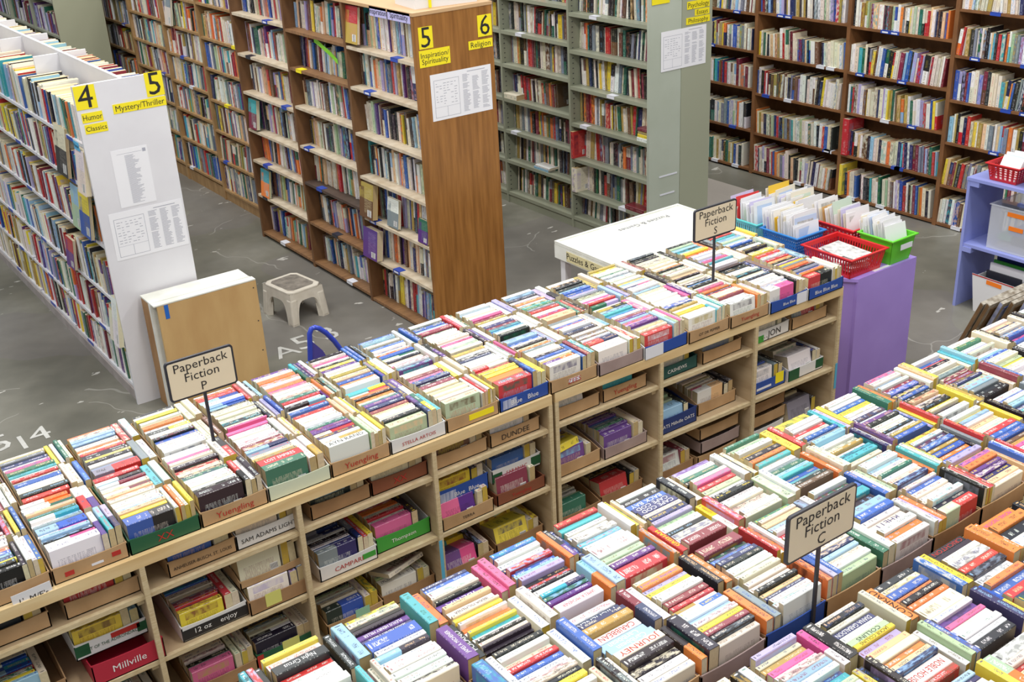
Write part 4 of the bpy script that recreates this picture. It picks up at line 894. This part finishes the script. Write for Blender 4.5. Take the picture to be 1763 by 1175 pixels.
# ---------------------------------------------------------------- cabinet by the white end panel
cb = thing('low_cabinet', 'low cabinet with white top and birch plywood front standing against the white end panel', 'cabinet', (2.1, 6.35, 0))
q = MB(); q.box((1.80, 6.33, 0), (2.42, 6.46, .69)); q.build('body', RAWW, cb)
q = MB(); q.box((1.797, 6.30, .0), (2.435, 6.33, .69)); q.build('white_frame', WHITET, cb)
q = MB(); q.box((1.797, 6.30, .69), (2.423, 6.462, .702)); q.box((1.80, 6.245, .688), (2.44, 6.299, .698)); q.build('top_board', WHITET, cb, bevel=.002)
q = MB(); q.box((1.82, 6.245, .0), (2.44, 6.262, .687)); pnl = q.build('front_panel', BIRCH, cb)
q = MB(); q.box((1.86, 6.2435, .60), (1.885, 6.2445, .687)); q.build('blue_tape', SKYT, pnl)
for z in (.64, .42, .22):
    q = MB(); q.box((2.415, 6.2435, z), (2.422, 6.2448, z + .007)); q.build('screw', BLKM, pnl)
# ---------------------------------------------------------------- step stool
def stool():
    root = thing('step_stool', 'ivory plastic step stool with a scuffed grey top in the aisle', 'stool', (3.02, 7.10, 0))
    cx, cy, rot = 3.045, 7.115, math.radians(8); ca, sa = math.cos(rot), math.sin(rot)
    def P(x, y, z): return (cx + x * ca - y * sa, cy + x * sa + y * ca, z)
    H = .24
    def half(z): t = z / H; return (.152 - .018 * t, .192 - .022 * t)
    sides = MB()
    for s in range(4):
        def pt(u, z, inn=0):
            hx, hy = half(z); hx -= inn; hy -= inn
            if s == 0: return P(u * hx, -hy, z)
            if s == 1: return P(hx, u * hy, z)
            if s == 2: return P(-u * hx, hy, z)
            return P(-hx, -u * hy, z)
        N = 18; us = [-1 + 2 * i / N for i in range(N + 1)]
        def arch(u):
            a = abs(u)
            if a > .66: return 0.0
            return .165 * min(1, (1 - (a / .66) ** 5)) ** .6
        us = sorted(set(us + [-.66, .66, -.655, .655, -.62, .62, -.5, .5]))
        for i in range(len(us) - 1):
            u0, u1 = us[i], us[i + 1]; z0, z1 = arch(u0), arch(u1)
            if abs(u0) >= .66 and abs(u1) >= .66: z0 = z1 = 0
            a, b_, c, d = pt(u0, z0), pt(u1, z1), pt(u1, H - .012), pt(u0, H - .012)
            a2, b2, c2, d2 = pt(u0, z0, .012), pt(u1, z1, .012), pt(u1, H - .012, .012), pt(u0, H - .012, .012)
            sides.add([a, b_, c, d, a2, b2, c2, d2], [(0, 1, 2, 3), (7, 6, 5, 4), (0, 4, 5, 1)] + ([(0, 3, 7, 4)] if i == 0 else []))
        # leg inner faces
        for uu in (-.66, .66):
            q0, q1, q2, q3 = pt(uu, 0), pt(uu, .10), pt(uu, .10, .03), pt(uu, 0, .03); sides.add([q0, q1, q2, q3], [(0, 1, 2, 3)])
    sides.build('leg_frame', STOOL, root)
    for sx_, sy_ in ((-1, -1), (1, -1), (1, 1), (-1, 1)):
        hx0, hy0 = half(0); hx1, hy1 = half(.17); f = MB()
        def sq(hx, hy, z, w): return [P(sx_ * hx, sy_ * hy, z), P(sx_ * (hx - w), sy_ * hy, z), P(sx_ * (hx - w), sy_ * (hy - w), z), P(sx_ * hx, sy_ * (hy - w), z)]
        f.hexa(sq(hx0 + .003, hy0 + .003, 0, .055), sq(hx1 + .002, hy1 + .002, .19, .06)); f.build('leg', STOOL, root, bevel=.012)
    hx, hy = half(H); t = MB(); c_ = .035
    ring = [(-hx + c_, -hy), (hx - c_, -hy), (hx, -hy + c_), (hx, hy - c_), (hx - c_, hy), (-hx + c_, hy), (-hx, hy - c_), (-hx, -hy + c_)]
    t.prism([P(x * 1.015, y * 1.015, H - .02) for x, y in ring], (0, 0, .02)); top = t.build('top', STOOL, root, bevel=.006)
    t = MB(); t.prism([P(x * .80, y * .80, H + .0002) for x, y in ring], (0, 0, .0015)); t.build('tread_pad', PAD, top)
stool()
# ---------------------------------------------------------------- blue platform-truck handle behind the middle table
ht = thing('platform_truck', 'blue tubular truck handle rising behind the middle table trays', 'cart', (2.2, 4.68, 0))
HY = 4.60
def onY(px, py, y=HY):
    d = right * ((px - 881.5) / FPX) + down * ((py - 587.5) / FPX) + fwd; return CAM + d * (y / d.y)
pts = [onY(535, 650), onY(534, 612), onY(533.5, 590), onY(533, 575), onY(536, 566.5), onY(542, 564), onY(550, 566), onY(562, 574), onY(575, 587), onY(585, 600), onY(600, 622)]
lo = Vector((pts[0].x, HY, .15)); hi_ = Vector((pts[-1].x + .1, HY, .15))
q = MB(); q.tube([lo] + pts + [hi_], .0125, 12); q.build('handle', BTUBE, ht, smooth=True)
q = MB(); q.prism([onY(536, 587, HY), onY(536, 660, HY), onY(590, 660, HY), onY(556, 604, HY)], (0, .004, 0)); q.build('gusset_plate', mat('blue_violet_plate', (70, 66, 150), .4), ht)
q = MB(); q.box((lo.x - .05, HY - .03, .12), (hi_.x + .1, HY + .45, .15)); q.build('deck', BTUBE, ht)
for a, b_ in ((lo.x, HY), (hi_.x, HY), (lo.x, HY + .4), (hi_.x, HY + .4)):
    q = MB(); q.tube([(a - .015, b_, .06), (a + .015, b_, .06)], .06, 14); q.build('wheel', BLKM, ht)

# ---------------------------------------------------------------- white table for puzzles
pt_ = thing('painted_table', 'white painted table lettered for puzzles behind the middle-table trays', 'table', (4.5, 4.9, 0))
q = MB(); q.box((3.995, 4.58, .785), (5.02, 5.28, .80)); tp = q.build('tabletop', WHITET, pt_, bevel=.003)
q = MB(); q.box((3.995, 5.262, .80), (5.02, 5.28, .808)); q.box((3.995, 4.58, .80), (4.013, 5.262, .808)); q.box((5.002, 4.58, .80), (5.02, 5.262, .808)); q.build('raised_rim', WHITET, tp)
q = MB(); q.box((3.995, 4.58, .70), (4.015, 5.28, .785)); ap = q.build('apron', WHITET, pt_)
q = MB(); q.box((3.992, 4.78, .708), (3.9945, 5.16, .772)); lb = q.build('yellowed_label', mat('yellowed_tape', (216, 206, 160), .6), ap); text_obj('Puzzles & Games', .055, (3.9915, 4.97, .742), -Y_, Z_, BLACKI, lb)
q = MB(); q.box((4.015, 5.26, .70), (5.02, 5.28, .785)); q.build('apron', WHITET, pt_)
text_obj('Puzzles & Games', .06, (4.62, 5.16, .8005), -X_, -Y_, INK, tp)
for x, y in ((4.04, 5.23), (4.98, 5.23), (4.04, 4.63), (4.98, 4.63)):
    q = MB(); q.box((x - .022, y - .022, 0), (x + .022, y + .022, .785)); q.build('leg', WHITEP, pt_)
# ---------------------------------------------------------------- purple box
pp_ = thing('purple_stand', 'tall purple painted box stand carrying the card baskets', 'stand', (4.98, 4.1, 0))
q = MB(); q.box((4.75, 3.60, 0), (5.245, 3.62, .83)); q.build('front_panel', PURPLE, pp_)
q = MB(); q.prism([(4.752, 3.62, 0), (4.752, 3.62, .83), (4.60, 3.80, .83), (4.60, 3.80, .22), (4.68, 3.705, .22), (4.68, 3.705, 0)], (.018, .014, 0)); q.build('angled_side', PURPLE, pp_)
q = MB(); q.box((4.60, 3.82, 0), (4.615, 4.55, .83)); q.box((5.23, 3.62, 0), (5.245, 4.55, .83)); q.box((4.60, 4.535, 0), (5.245, 4.55, .83)); q.build('side_panel', PURPLE, pp_)
q = MB(); q.prism([(4.75, 3.60, .83), (5.245, 3.60, .83), (5.245, 4.55, .83), (4.60, 4.55, .83), (4.60, 3.79, .83)], (0, 0, .018)); tpp = q.build('top_board', PURPLE, pp_)
q = MB(); q.hexa([(4.90, 3.612, .8481), (5.04, 3.612, .8481), (5.04, 3.632, .8481), (4.90, 3.632, .8481)], [(4.90, 3.612, .849), (5.04, 3.612, .849), (5.04, 3.632, .849), (4.90, 3.632, .849)]); q.build('white_label', LABW, tpp)
q = MB(); q.box((4.54, 3.70, 0), (4.72, 3.95, .10)); o = q.build('storage_box', CARDW, None); tag(o, 'white carton on the floor in the gap beside the purple stand', 'box')
q = MB(); q.box((4.53, 3.71, .10), (4.67, 3.93, .16)); o = q.build('dark_book', mat('maroon_binding', (96, 30, 40), .5), None); tag(o, 'dark maroon volume on the white carton beside the purple stand', 'book')

# ---------------------------------------------------------------- baskets
def basket(x0, x1, y0, y1, z0, h, mt, label, group, taper=.018, style='slat', n=(14, 18), lab=False):
    root = thing('plastic_basket', label, 'basket', ((x0 + x1) / 2, (y0 + y1) / 2, z0), group)
    q = MB(); q.box((x0 + taper, y0 + taper, z0), (x1 - taper, y1 - taper, z0 + .004)); q.build('bottom', mt, root)
    def P(u, v, z):   # u,v in 0..1 around outer rectangle at height z
        t = taper * (1 - (z - z0) / h); return (x0 + t + (x1 - x0 - 2 * t) * u, y0 + t + (y1 - y0 - 2 * t) * v, z)
    def seg(side, a, b_, za, zb, th=.003):
        m = MB()
        def C(u, z, inn):
            if side == 0: p = P(u, 0, z); return (p[0], p[1] + inn, z)
            if side == 1: p = P(1, u, z); return (p[0] - inn, p[1], z)
            if side == 2: p = P(u, 1, z); return (p[0], p[1] - inn, z)
            p = P(0, u, z); return (p[0] + inn, p[1], z)
        return [C(a, za, 0), C(b_, za, 0), C(b_, za, th), C(a, za, th)], [C(a, zb, 0), C(b_, zb, 0), C(b_, zb, th), C(a, zb, th)]
    w = MB()
    for s in range(4):
        k = n[0] if s % 2 == 0 else n[1]
        if style == 'solid':
            w.hexa(*seg(s, 0, 1, z0, z0 + h)); continue
        w.hexa(*seg(s, 0, 1, z0, z0 + h * .16)); w.hexa(*seg(s, 0, 1, z0 + h * .84, z0 + h))
        for i in range(k + 1):
            u = i / k; w.hexa(*seg(s, max(0, u - .25 / k), min(1, u + .25 / k), z0 + h * .16, z0 + h * .84))
        if style == 'grid':
            for zz in (.30, .45, .60, .72): w.hexa(*seg(s, 0, 1, z0 + h * zz, z0 + h * (zz + .06)))
    w.build('side_wall', mt, root)
    r_ = MB(); e = .012; zt = z0 + h
    r_.box((x0 - e, y0 - e, zt - .004), (x1 + e, y0 + .002, zt + .004)); r_.box((x0 - e, y1 - .002, zt - .004), (x1 + e, y1 + e, zt + .004)); r_.box((x0 - e, y0 + .002, zt - .004), (x0 + .002, y1 - .002, zt + .004)); r_.box((x1 - .002, y0 + .002, zt - .004), (x1 + e, y1 - .002, zt + .004))
    r_.build('rim', mt, root, bevel=.002)
    if lab:
        q = MB(); q.prism([(x0 + (x1 - x0) * .28, y0 - .014, z0 + h * .58), (x0 + (x1 - x0) * .78, y0 - .014, z0 + h * .58), (x0 + (x1 - x0) * .78, y0 - .014, z0 + h * .8), (x0 + (x1 - x0) * .28, y0 - .014, z0 + h * .8)], (0, -.001, 0)); q.build('white_label', LABW, root)
    return root
ZB = .849
basket(4.70, 4.985, 3.615, 3.945, ZB, .115, RED, 'red slatted basket of flat papers at the front of the purple stand', 'card baskets', n=(16, 18))
basket(5.015, 5.215, 3.60, 3.82, ZB, .145, GREEN, 'lime green basket of white cards on the corner of the purple stand', 'card baskets', style='solid', lab=True)
basket(4.69, 4.915, 3.985, 4.24, ZB, .14, BLUEP, 'bright blue basket of cards behind the flat-paper basket', 'card baskets', style='grid')
basket(4.70, 4.90, 4.29, 4.52, ZB, .14, TEAL, 'turquoise slatted basket of cards next to the sign ending in S', 'card baskets', n=(14, 14))
basket(5.01, 5.225, 3.86, 4.14, ZB, .14, RED, 'red basket of cream cards behind the lime green basket', 'card baskets', style='grid', n=(8, 10))
basket(4.96, 5.2, 4.2, 4.5, ZB, .12, mat('white_plastic', (225, 226, 230), .4), 'white basket of envelopes at the back of the purple stand', 'card baskets', style='solid')
WH = mat('white_envelope', (238, 238, 240), .7); CR = mat('cream_envelope', (236, 228, 208), .7); LAV = mat('lavender_envelope', (206, 200, 232), .7); YE = mat('golden_envelope', (240, 200, 70), .7); BE = mat('pale_blue_envelope', (196, 212, 238), .7); REDC = mat('red_envelope', (214, 60, 60), .7); MIN = mat('mint_envelope', (206, 222, 206), .7); GC = mat('grey_print_card', (150, 150, 150), .6, rgb2=(230, 230, 226), nscale=30); KR = mat('kraft_envelope', (206, 164, 104), .7)
BCOL = {'w': (WH, 'white'), 'c': (CR, 'cream'), 'v': (LAV, 'lavender'), 'y': (YE, 'golden yellow'), 'b': (BE, 'pale blue'), 'r': (REDC, 'red'), 'm': (MIN, 'mint'), 'k': (KR, 'kraft brown')}
def cards(x0, x1, y0, y1, z0, toks, where, along='y', wc=.17, hc=.19, a0=.18):
    """cards standing one behind the other; rows along x or y"""
    n = len(toks); seen = {}
    for i, t in enumerate(toks):
        u = (i + .5) / n; h = hc * R.uniform(.82, 1.15); w = wc * R.uniform(.85, 1.02); a = a0 + R.uniform(-.05, .06); rz = R.uniform(-.08, .08)
        cxm, cym = ((x0 + x1) / 2, y1 - (y1 - y0) * u) if along == 'y' else (x0 + (x1 - x0) * u, (y0 + y1) / 2)
        M = Matrix.Translation((cxm, cym, z0 + .006)) @ Matrix.Rotation(rz, 4, 'Z') @ (Matrix.Rotation(-a, 4, 'X') if along == 'y' else Matrix.Rotation(a, 4, 'Y'))
        q = MB(); t_ = R.uniform(.0015, .003)
        q.box((-w / 2, -t_ / 2, 0), (w / 2, t_ / 2, h)) if along == 'y' else q.box((-t_ / 2, -w / 2, 0), (t_ / 2, w / 2, h))
        me = bpy.data.meshes.new('greeting_card'); me.from_pydata(q.v, [], q.f); me.materials.append(BCOL[t][0])
        o = bpy.data.objects.new('greeting_card', me); COL.objects.link(o); o.matrix_world = M
        tag(o, f'{BCOL[t][1]} card or envelope standing in the {where}', 'card', f'{BCOL[t][1]} cards in the {where}')
        if R.random() < .35:
            g2 = MB()
            if along == 'y': g2.add([(-w * .35, -t_ / 2 - .0004, h * .45), (w * .35, -t_ / 2 - .0004, h * .45), (w * .35, -t_ / 2 - .0004, h * .9), (-w * .35, -t_ / 2 - .0004, h * .9)], [(0, 1, 2, 3)])
            else: g2.add([(-t_ / 2 - .0004, -w * .35, h * .45), (-t_ / 2 - .0004, -w * .35, h * .9), (-t_ / 2 - .0004, w * .35, h * .9), (-t_ / 2 - .0004, w * .35, h * .45)], [(0, 1, 2, 3)])
            pm = bpy.data.meshes.new('printed_picture'); pm.from_pydata(g2.v, [], g2.f); pm.materials.append(R.choice([GC, MIN, BE, CR])); po = bpy.data.objects.new('printed_picture', pm); COL.objects.link(po); po.parent = o
cards(4.72, 4.90, 4.00, 4.23, ZB, list('wbwwvwwwwwwwyywwvcwwwcwwwwmwwwwwwbww'), 'bright blue basket', along='y', wc=.2, hc=.225, a0=.12)
cards(4.73, 4.88, 4.31, 4.50, ZB, list('wwvwwcwwrwwwbwwmwwwwwvwww'), 'turquoise basket', along='y', wc=.19, hc=.225, a0=.1)
cards(5.035, 5.205, 3.62, 3.81, ZB, list('wwcwwwwmwwbwwwwwwcwwwwwwwwww'), 'lime green basket', along='y', wc=.16, hc=.21, a0=.22)
cards(5.03, 5.21, 3.88, 4.13, ZB, list('cwwcckwwcwwmwcwvwcww'), 'red basket behind the lime green one', along='y', wc=.19, hc=.225)
cards(4.98, 5.19, 4.22, 4.48, ZB, list('wwywwwcwwvwwcwwwwcywww'), 'white basket at the back', along='y', wc=.2, hc=.23, a0=.1)
for i in range(12):   # flat papers
    a = R.uniform(-.5, .1); cx, cy = 4.84 + R.uniform(-.03, .03), 3.78 + R.uniform(-.03, .03); w, l = R.uniform(.12, .19), R.uniform(.16, .25)
    M = Matrix.Translation((cx, cy, ZB + .012 + i * .007)) @ Matrix.Rotation(a, 4, 'Z') @ Matrix.Rotation(R.uniform(-.06, .14), 4, 'Y')
    q = MB(); q.box((-w / 2, -l / 2, 0), (w / 2, l / 2, .003)); me = bpy.data.meshes.new('flat_envelope'); me.from_pydata(q.v, [], q.f); me.materials.append(GC if i % 3 else WH)
    o = bpy.data.objects.new('flat_envelope', me); COL.objects.link(o); o.matrix_world = M
    tag(o, ('grey printed' if i % 3 else 'plain white') + ' paper lying flat in the red slatted basket', 'paper', ('grey printed' if i % 3 else 'plain white') + ' papers in the red slatted basket')

# ---------------------------------------------------------------- periwinkle shelf
ps = thing('open_shelf', 'periwinkle blue open shelf with bins and baskets beside the walnut bookcase', 'shelving unit', (6.7, 3.5, 0))
SX, SY = 6.53, 4.165
for y in (4.145, 2.95):
    q = MB(); q.box((SX, y, 0), (SX + .40, y + .02, .885)); q.build('side_panel', PERI, ps)
q = MB(); q.box((SX - .005, 2.93, .885), (SX + .41, 4.17, .905)); q.build('top_board', PERI, ps)
q = MB(); q.box((SX + .005, 2.97, .435), (SX + .39, 4.145, .455)); q.build('shelf', PERI, ps)
for z in (.40, .85):
    q = MB(); q.box((SX - .001, 4.08, z), (SX + .40, 4.144, z + .034)); q.build('cleat', PERI, ps)
def bin_(x0, x1, y0, y1, z0, h, label):
    r = thing('clear_bin', label, 'bin', ((x0 + x1) / 2, (y0 + y1) / 2, z0)); t = .003
    q = MB(); q.box((x0, y0, z0), (x1, y1, z0 + t)); q.box((x0, y0, z0 + t), (x0 + t, y1, z0 + h)); q.box((x1 - t, y0, z0 + t), (x1, y1, z0 + h)); q.box((x0 + t, y0, z0 + t), (x1 - t, y0 + t, z0 + h)); q.box((x0 + t, y1 - t, z0 + t), (x1 - t, y1, z0 + h)); q.build('bin_body', CLEAR, r)
    q = MB(); q.box((x0 - .008, y0 - .008, z0 + h - .006), (x0 + .001, y1 + .008, z0 + h)); q.box((x1 - .001, y0 - .008, z0 + h - .006), (x1 + .008, y1 + .008, z0 + h)); q.box((x0 + .001, y1 - .001, z0 + h - .006), (x1 - .001, y1 + .008, z0 + h)); q.build('rim', CLEAR, r)
    return r
bn = bin_(6.57, 6.90, 3.62, 4.0, .456, .30, 'clear plastic bin with two orange labels on the periwinkle shelf')
for ya, z, w in ((3.88, .70, .17), (3.86, .61, .10)):
    q = MB(); q.box((6.5675, ya - w, z), (6.5695, ya, z + .028)); q.build('orange_label', ORG, bn)
for i, (ya, yb, z, mt, lb_) in enumerate(((3.66, 3.95, .462, MG, 'grey boxed game at the bottom of the clear bin'), (3.68, 3.85, .50, BLKM, 'black cassette box inside the clear bin'), (3.70, 3.88, .56, NAVYP, 'dark blue boxed set inside the clear bin'), (3.87, 3.96, .51, mat('sea_green_box', (90, 160, 130), .5), 'sea green box inside the clear bin'))):
    q = MB(); q.box((6.60 + i * .01, ya, z), (6.85, yb, z + .036)); o = q.build('boxed_item', mt, None); tag(o, lb_, 'box')
bn2 = bin_(6.57, 6.90, 3.30, 3.60, .456, .26, 'clear plastic bin cut by the picture edge on the periwinkle shelf')
# carton with magazines below
ct = thing('magazine_carton', 'white carton with a red top edge and orange label, full of magazines', 'box', (6.72, 3.85, 0))
q = MB(); q.prism([(6.55, 4.02, 0), (6.55, 3.70, 0), (6.55, 3.66, .25), (6.55, 4.06, .26)], (.004, 0, 0)); fr_ = q.build('front_panel', CARDW, ct)
q = MB(); q.box((6.554, 4.016, 0), (6.86, 4.02, .26)); q.box((6.554, 3.70, 0), (6.86, 3.704, .25)); q.box((6.86, 3.70, 0), (6.864, 4.02, .25)); q.box((6.554, 3.704, 0), (6.86, 4.016, .004)); q.build('carton_body', CARDW, ct)
q = MB(); q.prism([(6.5495, 4.058, .252), (6.5495, 3.662, .242), (6.5495, 3.662, .250), (6.5495, 4.058, .26)], (-.001, 0, 0)); q.build('red_edge_stripe', INKR, fr_)
q = MB(); q.prism([(6.5485, 3.95, .215), (6.5485, 3.84, .21), (6.5485, 3.84, .238), (6.5485, 3.95, .243)], (-.001, 0, 0)); q.build('orange_label', ORG, fr_)
for i, (m_, h, lb_) in enumerate(((BLKM, .29, 'black speckled composition book at the front of the white carton'), (PAPER, .335, 'white magazine with coloured title in the white carton'), (GRN, .345, 'green magazine showing as a thin strip in the white carton'), (CARDN, .36, 'navy magazine rising behind the others in the white carton'), (CARDM, .35, 'mauve-grey folder at the back of the white carton'))):
    q = MB(); q.box((6.60 + i * .035, 3.74, .005), (6.612 + i * .035, 3.99, h)); o = q.build('magazine', m_, None); tag(o, lb_, 'magazine')
basket(6.56, 6.76, 3.84, 4.06, .906, .11, RED, 'red basket of cards on top of the periwinkle shelf', 'baskets on the periwinkle shelf', style='grid', n=(6, 6))
basket(6.54, 6.80, 3.50, 3.78, .906, .13, NAVYP, 'navy blue basket of cards on top of the periwinkle shelf', 'baskets on the periwinkle shelf', style='solid')
cards(6.58, 6.74, 3.86, 4.04, .906, list('wwbwvwwwww'), 'red basket on the periwinkle shelf', along='x', wc=.16, hc=.17, a0=.45)
cards(6.57, 6.78, 3.52, 3.76, .906, list('wwcwwwbw'), 'navy basket on the periwinkle shelf', along='x', wc=.2, hc=.15, a0=.3)
ac = thing('leaflet_holder', 'clear acrylic leaflet holder on the periwinkle shelf', 'holder', (6.88, 3.85, .905))
q = MB(); q.prism([(6.84, 3.74, .906), (6.84, 3.98, .906), (6.90, 3.98, 1.16), (6.90, 3.74, 1.16)], (.003, 0, 0)); q.build('back_plate', CLEAR, ac)
q = MB(); q.prism([(6.82, 3.74, .906), (6.82, 3.98, .906), (6.84, 3.98, 1.02), (6.84, 3.74, 1.02)], (.003, 0, 0)); q.build('front_plate', CLEAR, ac)
for i in range(3):
    q = MB(); q.prism([(6.830 + i * .004, 3.75 + i * .02, .908), (6.830 + i * .004, 3.93 + i * .02, .908), (6.885 + i * .004, 3.93 + i * .02, 1.13), (6.885 + i * .004, 3.75 + i * .02, 1.13)], (.002, 0, 0)); o = q.build('leaflet', PAPER, None); tag(o, 'white leaflet in the clear holder on the periwinkle shelf', 'leaflet', 'leaflets in the clear holder')
# ---------------------------------------------------------------- framed prints leaning at the end of the near table
PD = [(0, 0, BRNB), (.012, .028, BRNB), (.075, .062, GRAPH), (.12, .095, BRNB), (.165, .14, GRAPH), (.22, .19, BRNB)]
PLB = ['brown-backed framed print at the outer edge of the leaning row', 'second brown-backed frame with a tape streak in the leaning row', 'blue etching print between brown-backed frames', 'brown-backed frame between two blue prints', 'large blue etching print nearest the trays', 'last brown-backed frame against the table end']
for i, (dx_, off, m_) in enumerate(PD):
    x0 = 5.036 + dx_; zt = .80; yt = 3.034 - off; yb = yt + .30; w = 1.0
    r = thing('framed_print', PLB[i], 'framed print', (x0 + w / 2, yb, 0), 'framed prints leaning by the near table')
    q = MB(); q.prism([(x0, yb, .02), (x0 + w, yb, .02), (x0 + w, yt, zt), (x0, yt, zt)], (0, .020, .007)); q.build('frame', mat('silver_grey_frame', (190, 184, 172), .5, rgb2=(120, 108, 92), nscale=30), r)
    q = MB(); q.prism([(x0 - .0015, yb + .003, .025), (x0 - .0015, yt + .003, zt - .006), (x0 - .0015, yt + .017, zt + .006), (x0 - .0015, yb + .017, .036)], (-.002, 0, 0)); q.build('edge', m_, r)
    q = MB(); q.prism([(x0 + .03, yb - .026 * 0 - .002, .045), (x0 + w - .03, yb - .002, .045), (x0 + w - .03, yt + .012, zt - .03), (x0 + .03, yt + .012, zt - .03)], (0, -.004, -.002)); q.build('print', m_, r)

# ================================================================== emit the books
def describe(r, used):
    w = r['where']
    if w[0].startswith('='): return w[0][1:]
    if r['kind'] == 'paperback':
        if w[0].startswith('tray: '):
            pos = 'front cover' if (w[1] == 'spine' and w[2] == 1) else (f'{ordw(w[2])} spine' if w[1] == 'spine' else f'{ordw(w[2])} in {w[1]}')
            s = f'{size_word(r)}{col_word(r)} paperback, {pos}, in {w[0][6:]}'
            if len(s.split()) > 16: s = f'{col_word(r)} paperback, {pos}, ' + w[0][6:]
        elif w[1] == 'spine': s = f'{col_word(r)} paperback, {ordw(w[2])} spine from front, {w[0]}'
        else: s = f'{col_word(r)} paperback, {ordw(w[2])} in {w[1]}, {w[0]}'
    else:
        s = f'{size_word(r)}{col_word(r)} book, {ordw(max(1, w[2]))} along {w[0]}'
        if len(s.split()) > 16: s = f'{col_word(r)} book, {ordw(max(1, w[2]))} along {w[0]}'
    ws = s.split()
    if len(ws) > 16: print('TRUNC', s); s = ' '.join(ws[:16]).rstrip(',')
    return s
used = {}
for kind, (group, stufflabel) in {'paperback': ('paperbacks in the trays', 'the many smaller-looking paperbacks packed in cardboard trays on the tables and shelves'), 'shelved_book': ('books on the bookcases', 'rows of farther books standing on the bookcase shelves')}.items():
    rs_ = sorted(BOOKS[kind], key=lambda r: -r['area'])
    for r in rs_[:300]:
        lb = describe(r, used)
        w0 = r['where'][0]
        gp = ('paperbacks on the near table' if 'near table' in w0 else 'paperbacks on the middle table' if 'middle table' in w0 else 'paperbacks on the lower shelves') if kind == 'paperback' else ('books on the ' + w0.split(' of the ')[-1] if ' of the ' in w0 else 'books shown face out or lying on shelves')
        emit_book(r, lb, gp)
    o = emit_stuff(rs_[300:], 'paperbacks' if kind == 'paperback' else 'shelved_books')
    tag(o, stufflabel, 'books', kind='stuff')
print('books', {k: len(v) for k, v in BOOKS.items()})
